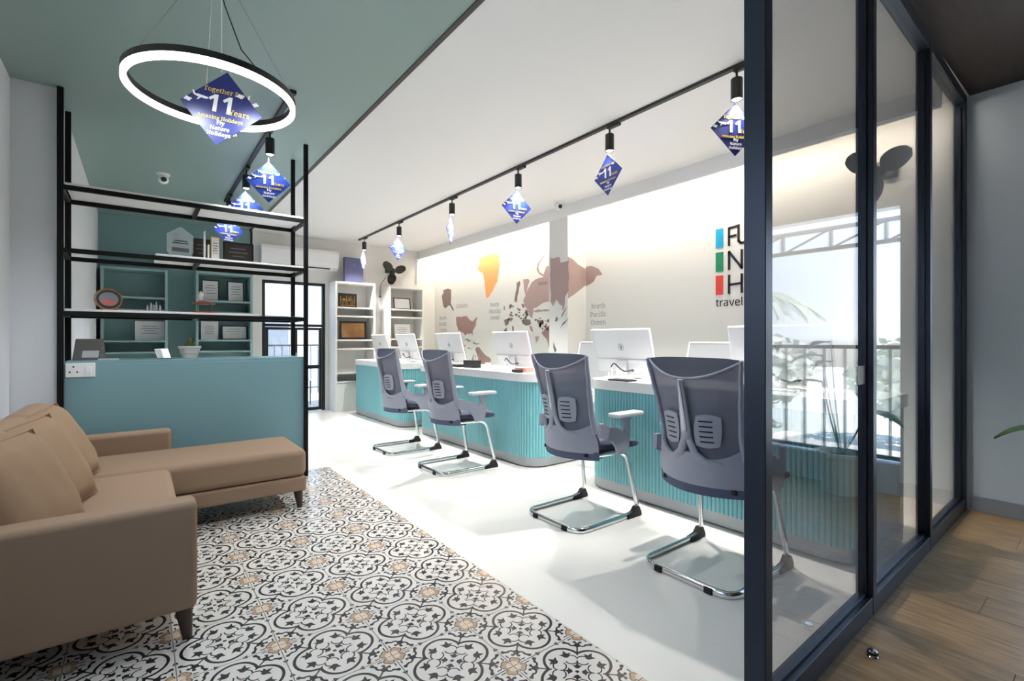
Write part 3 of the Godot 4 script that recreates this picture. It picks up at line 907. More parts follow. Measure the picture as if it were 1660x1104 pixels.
func door() -> void:
	var d := struct(sh().span(Vector3(1.445, 0, BACK - 0.07), Vector3(1.49, 2.035, BACK - 0.01)).span(Vector3(2.32, 0, BACK - 0.07), Vector3(2.366, 2.035, BACK - 0.01)).span(Vector3(1.49, 1.99, BACK - 0.07), Vector3(2.32, 2.035, BACK - 0.01)).span(Vector3(1.49, 1.335, BACK - 0.07), Vector3(2.32, 1.375, BACK - 0.01)), "door_1", M.black_metal, "black framed glazed door at the back")
	part(sh().span(Vector3(1.49, 1.375, BACK - 0.043), Vector3(2.32, 1.99, BACK - 0.037)), "transom_pane", M.glass, d)
	for s in [[1.495, 1.90], [1.91, 2.315]]:
		var z := BACK - 0.04
		var leaf := part(sh().rbox(Vector3(s[0] + 0.02, 0.67, z), Vector3(0.04, 1.31, 0.04)).rbox(Vector3(s[1] - 0.02, 0.67, z), Vector3(0.04, 1.31, 0.04)).rbox(Vector3((s[0] + s[1]) / 2, 1.305, z), Vector3(s[1] - s[0] - 0.08, 0.04, 0.04)).rbox(Vector3((s[0] + s[1]) / 2, 0.035, z), Vector3(s[1] - s[0] - 0.08, 0.05, 0.04)).rbox(Vector3((s[0] + s[1]) / 2, 0.70, z), Vector3(s[1] - s[0] - 0.08, 0.06, 0.04)), "door_leaf", M.black_metal, d)
		for y in [[0.06, 0.67], [0.73, 1.285]]:
			part(sh().span(Vector3(s[0] + 0.04, y[0], z - 0.003), Vector3(s[1] - 0.04, y[1], z + 0.003)), "pane", M.glass, leaf)
		part(sh().rbox(Vector3(1.885 if s[0] < 1.6 else 1.925, 0.85, z + 0.035), Vector3(0.014, 0.16, 0.02)), "handle", M.chrome, leaf)


func outside() -> void:
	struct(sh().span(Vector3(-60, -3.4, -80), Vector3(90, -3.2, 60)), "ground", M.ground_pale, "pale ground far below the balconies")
	struct(sh().span(Vector3(0.6, -0.2, -11.0), Vector3(4.2, -0.02, BACK - 0.15)), "balcony_back", M.concrete, "pale balcony behind the back door")
	struct(sh().span(Vector3(RIGHT + 0.12, -0.2, -0.9), Vector3(6.2, -0.02, 3.2)), "balcony_right", M.concrete, "pale balcony beside the glass partition")
	var rb := thing("balcony_railing", "grey steel railing on the balcony behind the back door", "railing", Vector3(0, 0, -10.8))
	part(sh().rbox(Vector3(2.4, 1.02, 0), Vector3(3.5, 0.04, 0.05)), "top_rail", M.rail_grey, rb)
	part(sh().rbox(Vector3(2.4, 0.12, 0), Vector3(3.5, 0.03, 0.03)), "bottom_rail", M.rail_grey, rb)
	for i in 24:
		part(sh().rbox(Vector3(0.75 + i * 0.143, 0.5, 0), Vector3(0.016, 1.02, 0.016), 0.002), "baluster", M.rail_grey, rb)
	struct(sh().span(Vector3(0.2, H + 0.12, -11.4), Vector3(4.6, H + 0.3, BACK - 0.15)), "balcony_roof", M.concrete, "pale slab over the rear balcony")
	var hb := thing("white_house", "white house seen through the back door", "house", Vector3(3.0, -3.2, -17.0))
	part(sh().rbox(Vector3(0, 4.6, 0), Vector3(16.0, 9.2, 0.4), 0.02), "wall", M.plastic_white, hb)
	for x in [-3.2, 0.2, 3.4]:
		part(sh().rbox(Vector3(x, 4.4, 0.22), Vector3(1.2, 1.4, 0.08), 0.01), "window", M.grey_plastic, hb)
	# chair on the rear balcony
	var bc := thing("balcony_chair", "pale metal chair standing on the balcony behind the door", "chair", Vector3(2.15, -0.02, -9.1), 0.5)
	part(sh().rbox(Vector3(0, 0.44, 0), Vector3(0.42, 0.03, 0.42), 0.01), "seat", M.plastic_white, bc)
	part(sh().rbox(Vector3(0, 0.72, -0.2), Vector3(0.42, 0.28, 0.02), 0.008), "backrest", M.plastic_white, bc)
	for a in [[-0.19, -0.19, 0.86], [0.19, -0.19, 0.86], [-0.19, 0.19, 0.44], [0.19, 0.19, 0.44]]:
		part(sh().tube([Vector3(a[0], 0, a[1]), Vector3(a[0], a[2], a[1])], 0.012, 8), "leg", M.rail_grey, bc)
	# railing in the opening of the right wall
	var rr := thing("window_railing", "dark upright bars of the railing in the balcony opening", "railing", Vector3(RIGHT + 0.06, 0, 0))
	part(sh().rbox(Vector3(0, 1.07, 0.68), Vector3(0.05, 0.03, 2.13)), "top_rail", M.rail_grey, rr)
	part(sh().rbox(Vector3(0, 0.25, 0.68), Vector3(0.03, 0.03, 2.13)), "bottom_rail", M.rail_grey, rr)
	for i in 15:
		part(sh().rbox(Vector3(0, 0.66, -0.32 + i * 0.143), Vector3(0.018, 0.8, 0.018), 0.002), "bar", M.rail_grey, rr)
	# light steel truss just outside the opening
	var tr := thing("roof_truss", "pale steel truss under the canopy outside the opening", "truss", Vector3(RIGHT + 0.32, 0, 0))
	part(sh().rbox(Vector3(0, 2.07, 0.7), Vector3(0.035, 0.035, 3.6)), "top_chord", M.truss_grey, tr)
	part(sh().rbox(Vector3(0, 1.90, 0.7), Vector3(0.035, 0.035, 3.6)), "bottom_chord", M.truss_grey, tr)
	for i in 10:
		var z := -1.0 + i * 0.38
		part(sh().rbox(Vector3(0, 1.985, z), Vector3(0.028, 0.15, 0.028)), "upright", M.truss_grey, tr)
		if i < 9:
			part(sh().tube([Vector3(0, 2.06, z + 0.02), Vector3(0, 1.91, z + 0.36)], 0.01, 6), "diagonal", M.truss_grey, tr)
	# trees beyond the balconies
	var spots := [[24.0, 2.0, 3.4, 0], [25.0, 11.0, 4.0, 0], [23.0, 20.0, 3.6, 1], [27.0, 30.0, 4.4, 0], [21.0, -6.0, 3.0, 1], [28.0, -15.0, 4.2, 0]]
	var names := ["nearest leafy tree beyond the balcony opening", "tall leafy tree behind the nearest one", "pale bushy tree right of the tall one", "broad leafy tree farthest from the opening", "small pale tree beyond the opening end", "large leafy tree far behind the small pale one"]
	for i in spots.size():
		var a: Array = spots[i]
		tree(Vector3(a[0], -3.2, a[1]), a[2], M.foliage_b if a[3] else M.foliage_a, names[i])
	palm(Vector3(19.0, -3.2, 7.0), 6.0)


func tree(at: Vector3, r: float, m: Material, label: String) -> void:
	var o := thing("leafy_tree", label, "tree", at, 0, "trees beyond the balconies")
	part(sh().tube([Vector3.ZERO, Vector3(0.1, 2.0, 0), Vector3(-0.1, 4.0, 0.1)], [0.28, 0.2, 0.1], 8), "trunk", M.bark, o)
	var s := sh()
	for i in 900:
		var d := Vector3(rng.randfn(), rng.randfn(), rng.randfn()).normalized()
		var c := Vector3(d.x * r, 3.0 + d.y * r * 0.55, d.z * r) * Vector3(1, 1, 1) * (0.75 + 0.25 * rng.randf())
		c.y = maxf(c.y, 0.9)
		var n := (d + Vector3(rng.randfn(), rng.randfn(), rng.randfn()) * 0.5).normalized()
		var u := n.cross(Vector3(0.3, 1, 0.2)).normalized() * 0.32
		var w := n.cross(u).normalized() * 0.2
		s.quad(c - u, c - w, c + u, c + w, n)
	part(s, "crown", m, o)


func palm(at: Vector3, h: float) -> void:
	var o := thing("palm_tree", "tall palm with drooping fronds beyond the opening", "tree", at)
	part(sh().tube([Vector3.ZERO, Vector3(0.2, h * 0.5, 0), Vector3(0.1, h, 0.1)], [0.2, 0.15, 0.12], 8), "trunk", M.bark, o)
	for i in 11:
		var a := TAU * i / 11.0
		var dir := Vector3(cos(a), 0, sin(a))
		var s := sh()
		var pts := []
		for k in 8:
			var t := k / 7.0
			pts.append(Vector3(0.1, h, 0.1) + dir * 2.2 * t + Vector3(0, 0.9 * t - 1.7 * t * t, 0))
		s.tube(pts, 0.03, 5)
		for k in 28:
			var t := 0.08 + 0.9 * k / 27.0
			var f := t * 7.0
			var i0 := mini(int(f), 6)
			var p: Vector3 = pts[i0].lerp(pts[i0 + 1], f - i0)
			for sg in [-1.0, 1.0]:
				var sd: Vector3 = dir.cross(Vector3.UP) * sg * (0.55 - 0.35 * t) + dir * 0.25 - Vector3(0, 0.28, 0)
				s.quad(p, p + dir * 0.05, p + sd + dir * 0.02, p + sd, Vector3.UP)
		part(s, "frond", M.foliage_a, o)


func lounge_rack() -> void:
	var x0 := -0.403
	var x1 := 1.087
	var z0 := -4.205
	var z1 := -4.63
	var c := thing("low_counter", "teal painted low counter wall under the black rack", "counter")
	part(sh().rbox(Vector3((x0 + x1) / 2 + 0.002, 0.482, z0 - 0.03), Vector3(x1 - x0 - 0.03, 0.964, 0.04), 0.003), "front_panel", M.counter_teal, c)
	part(sh().rbox(Vector3((x0 + x1) / 2 + 0.002, 0.975, (z0 + z1) / 2), Vector3(x1 - x0 - 0.034, 0.022, 0.40), 0.003), "top", M.counter_teal, c)
	part(sh().rbox(Vector3((x0 + x1) / 2, 0.482, z1 + 0.05), Vector3(x1 - x0 - 0.03, 0.964, 0.02), 0.003), "back_panel", M.counter_teal, c)
	var r := thing("open_rack", "black metal open shelf rack with white boards reaching the ceiling", "rack")
	for x in [x0, x1]:
		for z in [z0, z1]:
			part(sh().rbox(Vector3(x, H / 2, z), Vector3(0.032, H - 0.002, 0.032), 0.002), "post", M.rack_black, r)
	var ys := [2.105, 1.70, 1.295]
	for i in 3:
		var y: float = ys[i]
		for z in [z0, z1]:
			part(sh().rbox(Vector3((x0 + x1) / 2, y, z), Vector3(x1 - x0 - 0.03, 0.03, 0.026), 0.002), "rail", M.rack_black, r)
		for x in [x0, (x0 + x1) / 2, x1]:
			part(sh().rbox(Vector3(x, y - 0.001, (z0 + z1) / 2), Vector3(0.026, 0.026, z0 - z1 - 0.03), 0.002), "cross_bar", M.rack_black, r)
		var xa := [x0 + 0.02, 0.085, x0 + 0.02][i] as float
		var xb := [x1 - 0.02, x1 - 0.02, 0.74][i] as float
		part(sh().rbox(Vector3((xa + xb) / 2, y + 0.0225, (z0 + z1) / 2), Vector3(xb - xa, 0.015, z0 - z1 + 0.02), 0.002), "board", M.board_white, r)
	part(sh().rbox(Vector3(0.91, 1.3155, (z0 + z1) / 2), Vector3(0.33, 0.008, z0 - z1 + 0.02), 0.002), "board", M.glass, r, "clear glass shelf end")
	# socket on the counter front
	var s := thing("wall_socket", "white double socket plate on the teal counter corner", "socket", Vector3(-0.307, 0.927, z0 - 0.005))
	part(sh().rbox(Vector3(0, 0, 0), Vector3(0.146, 0.092, 0.012), 0.003), "plate", M.plastic_white, s)
	for p in [Vector2(-0.034, 0.022), Vector2(-0.052, -0.012), Vector2(-0.016, -0.012)]:
		part(sh().rbox(Vector3(p.x, p.y, 0.0062), Vector3(0.009, 0.009, 0.001), 0.0004), "hole", M.ink_black, s)
	part(sh().rbox(Vector3(0.04, -0.002, 0.007), Vector3(0.03, 0.05, 0.006), 0.002), "switch", M.plastic_white, s)


func pillow(called: String, label: String, at: Vector3, w: float, h: float, d: float, basis: Basis) -> void:
	var rows := []
	var s := sh()
	for side in [1.0, -1.0]:
		rows = []
		for i in 15:
			var line := PackedVector3Array()
			for j in 15:
				var u := i / 7.0 - 1.0
				var v := j / 7.0 - 1.0
				var k := pow(maxf(0, (1 - pow(absf(u), 3.2)) * (1 - pow(absf(v), 3.2))), 0.55)
				var pinch := 1.0 - 0.07 * (1.0 - u * u * v * v) * (absf(u) * absf(u) + v * v) * 0.5
				var wrinkle := 0.006 * sin(u * 9.0 + v * 5.0) * sin(v * 7.0 - u * 3.0) * k
				line.append(Vector3(side * (d * 0.5 * k + wrinkle * 0.7), v * h * 0.5 * pinch, u * w * 0.5 * pinch))
			rows.append(line)
		s.sheet(rows)
	var o := single(s, called, M.pillow_tan, label, "pillow", "pillows on the sofa")
	var rim := []
	for q in 40:
		var a := TAU * q / 40.0
		var c := Vector2(cos(a), sin(a))
		var m := maxf(absf(c.x), absf(c.y))
		c /= m
		var pinch := 1.0 - 0.07 * (1.0 - c.x * c.x * c.y * c.y) * (c.x * c.x + c.y * c.y) * 0.5
		rim.append(Vector3(0, c.y * h * 0.5 * pinch, c.x * w * 0.5 * pinch))
	part(sh().tube(rim, 0.005, 6, true), "piping", M.pillow_tan, o)
	o.transform = Transform3D(basis, at)


func sofa() -> void:
	var o := thing("corner_sofa", "tan fabric corner sofa with chaise beside the teal counter", "sofa")
	var m: Material = M.sofa_tan
	var bx := -0.615
	# base under seat and chaise
	part(sh().rbox(Vector3((bx + 0.13) / 2, 0.165, -2.84), Vector3(0.13 - bx, 0.095, 1.12), 0.012, 2), "seat_base", m, o)
	part(sh().rbox(Vector3((bx + 0.884) / 2, 0.165, -3.735), Vector3(0.884 - bx, 0.095, 0.67), 0.015, 2), "chaise_base", m, o)
	part(sh().rbox(Vector3((-0.40 + 0.14) / 2, 0.302, -2.835), Vector3(0.54, 0.178, 1.125), 0.04, 4), "seat_cushion", m, o)
	part(sh().rbox(Vector3((-0.40 + 0.888) / 2, 0.304, -3.695), Vector3(1.288, 0.182, 0.595), 0.045, 4), "chaise_cushion", m, o)
	part(sh().rbox(Vector3((bx + 0.172) / 2, 0.318, -2.212), Vector3(0.172 - bx, 0.402, 0.125), 0.026, 4), "armrest", m, o)
	part(sh().rbox(Vector3((bx + 0.17) / 2, 0.318, -4.05), Vector3(0.17 - bx, 0.402, 0.115), 0.026, 4), "armrest", m, o)
	part(sh().rbox(Vector3(-0.518, 0.39, -3.13), Vector3(0.19, 0.54, 1.95), 0.045, 4), "backrest", m, o)
	for a in [[-3.62, 0.62], [-3.0, 0.60], [-2.52, 0.40]]:
		var cs := sh()
		cs.xf = Transform3D(Basis(Vector3(0, 0, 1), 0.18), Vector3(-0.45, 0.56, a[0]))
		cs.rbox(Vector3.ZERO, Vector3(0.16, 0.40, a[1]), 0.07, 4)
		part(cs, "back_cushion", m, o)
	for p in [Vector2(0.13, -2.19), Vector2(-0.55, -2.19), Vector2(0.84, -3.44), Vector2(0.84, -4.02), Vector2(-0.55, -4.02)]:
		var s := sh()
		s.tube([Vector3(p.x + 0.012, 0, p.y), Vector3(p.x, 0.12, p.y)], [0.016, 0.03], 10)
		part(s, "leg", M.leg_wood, o)
	var lean := func(y, x): return Basis(Vector3(0, 1, 0), y) * Basis(Vector3(0, 0, 1), 0.42) * Basis(Vector3(1, 0, 0), x)
	pillow("throw_pillow", "tan pillow farthest back, leaning beside the chaise", Vector3(-0.325, 0.575, -3.30), 0.42, 0.42, 0.16, lean.call(-0.35, 0.14))
	pillow("throw_pillow", "tan pillow leaning in the middle of the three", Vector3(-0.325, 0.575, -2.85), 0.42, 0.42, 0.16, lean.call(-0.42, 0.1))
	pillow("throw_pillow", "tan pillow nearest the front armrest of the sofa", Vector3(-0.335, 0.57, -2.44), 0.42, 0.42, 0.16, lean.call(-0.42, 0.06))


func diamond(label: String, at: Vector3, turn: float, hang: float, roll := 0.0, dark := false) -> void:
	var o := thing("hanging_card", label, "card", at, turn, "blue diamond anniversary cards")
	var B := Basis(Vector3(0, 0, 1), PI / 4 + roll)
	var s := sh()
	s.xf = Transform3D(B, Vector3.ZERO)
	s.box(Vector3.ZERO, Vector3(0.22, 0.22, 0.0025))
	part(s, "board", M.card_dark if dark else M.card_blue, o)
	part(sh().tube([Vector3(0, 0.152, 0), Vector3(0, 0.152 + hang, 0)], 0.0011, 5), "thread", M.ink_white, o)
	var R := Basis(Vector3(0, 0, 1), roll)
	var p := Node3D.new()
	for side in 2:
		var F := Transform3D(R if side == 0 else Basis(Vector3(0, 1, 0), PI) * R, Vector3.ZERO)
		var z := 0.0018
		words("Together for", 0.026, "lettering", M.ink_yellow, o, F * Vector3(0.0, 0.072, z), F.basis, "Droid Serif")
		words("11", 0.098, "number", M.ink_white, o, F * Vector3(-0.004, 0.016, z), F.basis, "Droid Sans", 0, 800)
		words("Years", 0.03, "lettering", M.ink_yellow, o, F * Vector3(0.068, -0.008, z), F.basis, "Droid Serif")
		words("Amazing Holidays", 0.02, "lettering", M.ink_yellow, o, F * Vector3(0.0, -0.042, z), F.basis, "Droid Serif")
		words("Fly\nNature\nHolidays", 0.022, "logo", M.ink_white, o, F * Vector3(0.004, -0.084, z), F.basis, "Droid Sans", -6.0, 700)
		# aeroplane and clouds
		var pl := sh()
		pl.xf = F * Transform3D(Basis.from_scale(Vector3(0.72, 0.72, 1)), Vector3(-0.036, 0.012, 0))
		pl.prism(PackedVector2Array([Vector2(-0.105, 0.035), Vector2(-0.08, 0.039), Vector2(-0.03, 0.032), Vector2(-0.024, 0.026), Vector2(-0.035, 0.020), Vector2(-0.075, 0.022), Vector2(-0.098, 0.030)]), 0.0014, 0.0026)
		pl.prism(PackedVector2Array([Vector2(-0.070, 0.027), Vector2(-0.058, 0.027), Vector2(-0.078, 0.006), Vector2(-0.084, 0.008)]), 0.0014, 0.0028)
		pl.prism(PackedVector2Array([Vector2(-0.104, 0.035), Vector2(-0.094, 0.037), Vector2(-0.104, 0.056), Vector2(-0.110, 0.056)]), 0.0014, 0.0028)
		part(pl, "aeroplane", M.ink_white, o)
		for cc in [[Vector2(-0.128, 0.012), 0.017], [Vector2(0.062, 0.068), 0.018]]:
			var cl := sh()
			cl.xf = F
			var poly := PackedVector2Array()
			for k in 20:
				var a := TAU * k / 20.0
				poly.append(cc[0] + Vector2(cos(a), sin(a) * 0.6) * float(cc[1]) * (0.8 + 0.16 * sin(a * 4.0)))
			cl.prism(poly, 0.0014, 0.0022)
			part(cl, "cloud", M.ink_white, o)
	p.free()


func ring_lamp() -> void:
	var c := Vector3(0.253, 2.15, -2.42)
	var o := thing("ring_pendant_lamp", "round black ring pendant lamp glowing white over the lounge", "lamp", c)
	part(sh().lathe([Vector2(0.296, 0.024), Vector2(0.318, 0.024), Vector2(0.318, 0.050), Vector2(0.296, 0.050), Vector2(0.296, 0.024)], 72), "ring_body", M.black_metal, o)
	part(sh().lathe([Vector2(0.297, 0.024), Vector2(0.297, 0.004), Vector2(0.301, 0.0), Vector2(0.313, 0.0), Vector2(0.317, 0.004), Vector2(0.317, 0.024)], 72), "glowing_diffuser", M.led_ring, o)
	for k in 3:
		var a := TAU * k / 3.0 + 0.5
		part(sh().tube([Vector3(cos(a) * 0.306, 0.05, sin(a) * 0.306), Vector3(cos(a) * 0.03, H - c.y - 0.02, sin(a) * 0.03)], 0.0014, 5), "suspension_wire", M.silver, o)
	part(sh().tube([Vector3(0.306, 0.05, 0.0), Vector3(0.10, 0.25, 0.01), Vector3(0.04, 0.42, 0.0), Vector3(0.0, H - c.y - 0.02, 0.0)], 0.0026, 6), "power_cable", M.cable_black, o)
	part(sh().lathe([Vector2(0, H - c.y - 0.03), Vector2(0.06, H - c.y - 0.03), Vector2(0.06, H - c.y)], 24), "canopy", M.black_metal, o)
	for k in 8:
		var a := TAU * k / 8.0
		var l := SpotLight3D.new()
		l.name = "ring_lamp_light"
		add_child(l, true)
		l.position = c + Vector3(cos(a) * 0.306, -0.03, sin(a) * 0.306)
		l.basis = Basis.looking_at(Vector3.DOWN, Vector3(0, 0, 1))
		l.spot_angle = 84.0
		l.spot_angle_attenuation = 0.5
		l.light_energy = 0.155
		l.light_color = Color(0.95, 0.975, 1.0)
		l.light_size = 0.03
		l.spot_range = 14.0
		l.spot_attenuation = 2.0
		l.shadow_enabled = true
	diamond("large blue diamond card hanging inside the glowing ring lamp", Vector3(0.27, 2.085, -2.33), -0.42, 0.50, -0.14, true)


func track_head(group: String, label: String, at: Vector3, energy: float, tint: Color) -> void:
	var o := thing("track_light", label, "spotlight", at, 0, group)
	part(sh().rbox(Vector3(0, -0.028, 0.02), Vector3(0.036, 0.024, 0.11), 0.004), "adapter", M.black_metal, o)
	part(sh().tube([Vector3(0, -0.04, -0.02), Vector3(0, -0.085, -0.02)], 0.007, 8), "stem", M.black_metal, o)
	part(sh().lathe([Vector2(0, -0.08), Vector2(0.030, -0.08), Vector2(0.033, -0.084), Vector2(0.033, -0.205), Vector2(0.030, -0.205), Vector2(0.029, -0.19)], 24, Vector3(0, 0, -0.02)), "housing", M.black_metal, o)
	part(sh().lathe([Vector2(0, -0.208), Vector2(0.018, -0.206), Vector2(0.029, -0.198)], 24, Vector3(0, 0, -0.02)), "glowing_lens", M.led_spot, o)
	spot(at + Vector3(0, -0.235, -0.02), energy, 52.0, tint)


func tracks() -> void:
	var cool := Color(0.97, 0.985, 1.0)
	var warm := Color(1.0, 0.985, 0.965)
	var t := thing("ceiling_track", "long black ceiling track above the counters", "track", Vector3(2.78, H, 0))
	part(sh().rbox(Vector3(0, -0.010, -4.46), Vector3(0.034, 0.02, 6.28), 0.003), "rail", M.black_metal, t)
	part(sh().rbox(Vector3(0, -0.010, -7.605), Vector3(0.036, 0.022, 0.012), 0.003), "end_cap", M.black_metal, t)
	var where := ["nearest the glass partition", "second from the glass partition", "third from the glass partition", "fourth from the glass partition", "second from the back wall", "nearest the back wall"]
	var z := [-1.42, -2.39, -3.49, -4.69, -6.09, -7.37]
	for i in 6:
		track_head("spotlights over the counters", "black spotlight on the long track " + where[i], Vector3(2.78, H, z[i]), 5.7, warm)
	var turn := [-0.49, -1.72, -0.17, 0.74, 0.36, 0.9]
	for i in 6:
		diamond("blue diamond card under the track spotlight " + where[i], Vector3(2.76, 2.355 if i < 5 else 2.37, z[i] - 0.02), turn[i], 0.02, 0.0, i == 0)
	var l := thing("ceiling_track", "short black ceiling track on the teal ceiling", "track", Vector3(0.785, H, 0))
	part(sh().rbox(Vector3(0, -0.010, -4.9), Vector3(0.034, 0.02, 3.1), 0.003), "rail", M.black_metal, l)
	part(sh().rbox(Vector3(0, -0.012, -3.345), Vector3(0.04, 0.026, 0.03), 0.003), "end_cap", M.black_metal, l)
	var zl := [-4.02, -5.05, -6.12]
	var wl := ["nearest the ring lamp", "in the middle of three", "nearest the teal wall"]
	for i in 3:
		track_head("spotlights on the teal ceiling", "black spotlight on the short track " + wl[i], Vector3(0.785, H, zl[i]), 3.2, cool)
		diamond("bright blue diamond card under the short track spotlight " + wl[i], Vector3(0.775, [2.325, 2.35, 2.34][i], zl[i] - 0.02), [-0.12, -0.35, 0.2][i], 0.04)


# outline of a counter in plan (x, z): front towards -x, both front corners rounded
func counter_outline(xf: float, xb: float, za: float, zb: float, r: float, grow := 0.0, step := 0.0) -> PackedVector2Array:
	var p := PackedVector2Array()
	var a := za - grow
	var b := zb + grow
	var f := xf - grow
	r += grow
	p.append(Vector2(xb, a))
	for k in 13:
		var t := PI / 2 * k / 12.0
		p.append(Vector2(f + r - sin(t) * r, a + r - cos(t) * r))
	for k in 13:
		var t := PI / 2 * k / 12.0
		p.append(Vector2(f + r - cos(t) * r, b - r + sin(t) * r))
	p.append(Vector2(xb, b))
	return p


func upright(poly: PackedVector2Array, y0: float, y1: float) -> Shape:
	# prism extrudes along z; turn plan (x, z) so that it stands
	var s := sh()
	s.xf = Transform3D(Basis(Vector3(1, 0, 0), Vector3(0, 0, 1), Vector3(0, -1, 0)), Vector3.ZERO)
	return s.prism(poly, -y1, -y0, true)


func fluted(poly: PackedVector2Array, y0: float, y1: float) -> Shape:
	var s := sh()
	var path := [poly[0]]
	var total := 0.0
	for i in range(1, poly.size()):
		total += poly[i].distance_to(poly[i - 1])
	var pitch := 0.0265
	var n := int(total / pitch)
	pitch = total / n
	# walk along the outline
	var pts := []
	var nrm := []
	var at := 0
	var done := 0.0
	var sub := 6
	for k in n * sub + 1:
		var d := minf(k * pitch / sub, total - 1e-5)
		while at < poly.size() - 2 and done + poly[at].distance_to(poly[at + 1]) < d:
			done += poly[at].distance_to(poly[at + 1])
			at += 1
		var e := (poly[at + 1] - poly[at]).normalized()
		var p := poly[at] + e * (d - done)
		var o := Vector2(-e.y, e.x)
		if o.dot(Vector2(3.2, (poly[0].y + poly[poly.size() - 1].y) / 2) - p) > 0:
			o = -o
		var t := float(k % sub) / sub
		var bulge := sqrt(maxf(0, 1.0 - pow(t * 2 - 1, 2)))
		pts.append(p + o * 0.0085 * bulge)
		var slope := (t * 2 - 1) * 0.95
		if k % sub == 0:
			nrm.append([(o * 0.35 + e * 0.95).normalized(), (o * 0.35 - e * 0.95).normalized()])
		else:
			var nn := (o * sqrt(1 - slope * slope) + e * slope).normalized()
			nrm.append([nn, nn])
	for k in pts.size() - 1:
		var a: Vector2 = pts[k]
		var b: Vector2 = pts[k + 1]
		var na: Vector2 = nrm[k][1]
		var nb: Vector2 = nrm[k + 1][0]
		var q := s.vert(Vector3(a.x, y0, a.y), Vector3(na.x, 0, na.y))
		s.vert(Vector3(b.x, y0, b.y), Vector3(nb.x, 0, nb.y))
		s.vert(Vector3(b.x, y1, b.y), Vector3(nb.x, 0, nb.y))
		s.vert(Vector3(a.x, y1, a.y), Vector3(na.x, 0, na.y))
		s.tri(q, q + 1, q + 2)
		s.tri(q, q + 2, q + 3)
	return s


func desks() -> void:
	var D := [[2.63, -7.46, -5.72, "farthest fluted teal counter with white top near the bookshelves"], [2.685, -5.38, -3.20, "middle fluted teal counter with white top and rounded ends"], [2.755, -2.63, -0.80, "nearest fluted teal counter with white top behind glass"]]
	for d in D:
		var o := thing("fluted_counter", d[3], "counter", Vector3.ZERO, 0, "fluted teal counters")
		var xb := 3.36
		part(upright(counter_outline(d[0] + 0.012, xb, d[1] + 0.012, d[2] - 0.012, 0.17), 0.07, 0.755), "body", M.desk_teal, o)
		part(fluted(counter_outline(d[0], xb, d[1], d[2], 0.18), 0.085, 0.755), "fluted_front", M.desk_teal, o)
		part(upright(counter_outline(d[0] - 0.004, xb, d[1] - 0.004, d[2] + 0.004, 0.18), 0.012, 0.085), "plinth", M.desk_plinth, o)
		part(upright(counter_outline(d[0] + 0.02, xb, d[1] + 0.02, d[2] - 0.02, 0.16), 0.0, 0.014), "shadow_gap_base", M.gap_black, o)
		part(upright(counter_outline(d[0], xb + 0.02, d[1], d[2], 0.18, 0.022), 0.755, 0.825), "top", M.desk_white, o)
	# all-in-one computers, backs to the visitors
	var C := [[-1.30, "behind the glass partition"], [-2.47, "nearest the gap between the near counters"], [-3.88, "on the middle counter, nearer one"], [-5.12, "on the middle counter, farther one"], [-6.22, "on the farthest counter, nearer one"], [-7.16, "on the farthest counter, next to the bookshelf"]]
	for i in C.size():
		computer(Vector3(3.02 if i < 4 else 2.98, 0.825, C[i][0]), "white computer seen from the back " + C[i][1])


func computer(at: Vector3, label: String) -> void:
	var o := thing("desktop_computer", label, "computer", at, 0, "white computers on the counters")
	var T := Transform3D(Basis(Vector3(0, 0, 1), 0.27), Vector3(-0.01, 0.215, 0))
	var s := sh()
	s.xf = T
	s.rbox(Vector3(-0.008, 0, 0), Vector3(0.026, 0.36, 0.58), 0.010, 3)
	var p := part(s, "back_cover", M.plastic_white, o)
	s = sh()
	s.xf = T
	s.rbox(Vector3(0.008, 0.012, 0), Vector3(0.006, 0.325, 0.565), 0.002)
	part(s, "screen", M.screen_black, o)
	s = sh()
	s.xf = T
	s.rbox(Vector3(-0.024, -0.115, 0), Vector3(0.014, 0.11, 0.53), 0.010, 3)
	part(s, "speaker_bar", M.plastic_white, o)
	# round emblem of two leaning letters
	s = sh()
	s.xf = T
	var ring := []
	for k in 28:
		var a := TAU * k / 28.0
		ring.append(Vector3(-0.0215, 0.035 + sin(a) * 0.026, cos(a) * 0.026))
	s.tube(ring, 0.0016, 5, true)
	for l in [[-0.008, 0.020, -0.003, -0.014], [-0.003, 0.006, 0.004, -0.014], [0.006, 0.014, 0.001, -0.022], [0.012, 0.012, 0.008, -0.008]]:
		s.tube([Vector3(-0.0215, 0.035 + l[1], l[0]), Vector3(-0.0215, 0.035 + l[3], l[2])], 0.0018, 5)
	part(s, "emblem", M.logo_grey, o)
	part(sh().rbox(Vector3(-0.03, 0.07, 0), Vector3(0.014, 0.14, 0.10), 0.005, 2), "stand_neck", M.plastic_white, o)
	part(sh().rbox(Vector3(-0.0, 0.006, 0), Vector3(0.20, 0.012, 0.24), 0.005, 2), "stand_foot", M.plastic_white, o)
	part(sh().tube(rounded([Vector3(-0.05, 0.085, -0.09), Vector3(-0.075, 0.125, -0.04), Vector3(-0.075, 0.075, 0.02), Vector3(-0.08, 0.055, 0.08), Vector3(-0.055, 0.075, 0.14), Vector3(-0.05, 0.06, 0.12)], 0.05), 0.0055, 6), "cable", M.cable_black, o)
	part(sh().tube(rounded([Vector3(-0.05, 0.09, -0.075), Vector3(-0.085, 0.06, -0.05), Vector3(-0.09, 0.004, -0.05), Vector3(-0.05, 0.004, -0.02)], 0.03), 0.0045, 6), "cable", M.plastic_white, o)


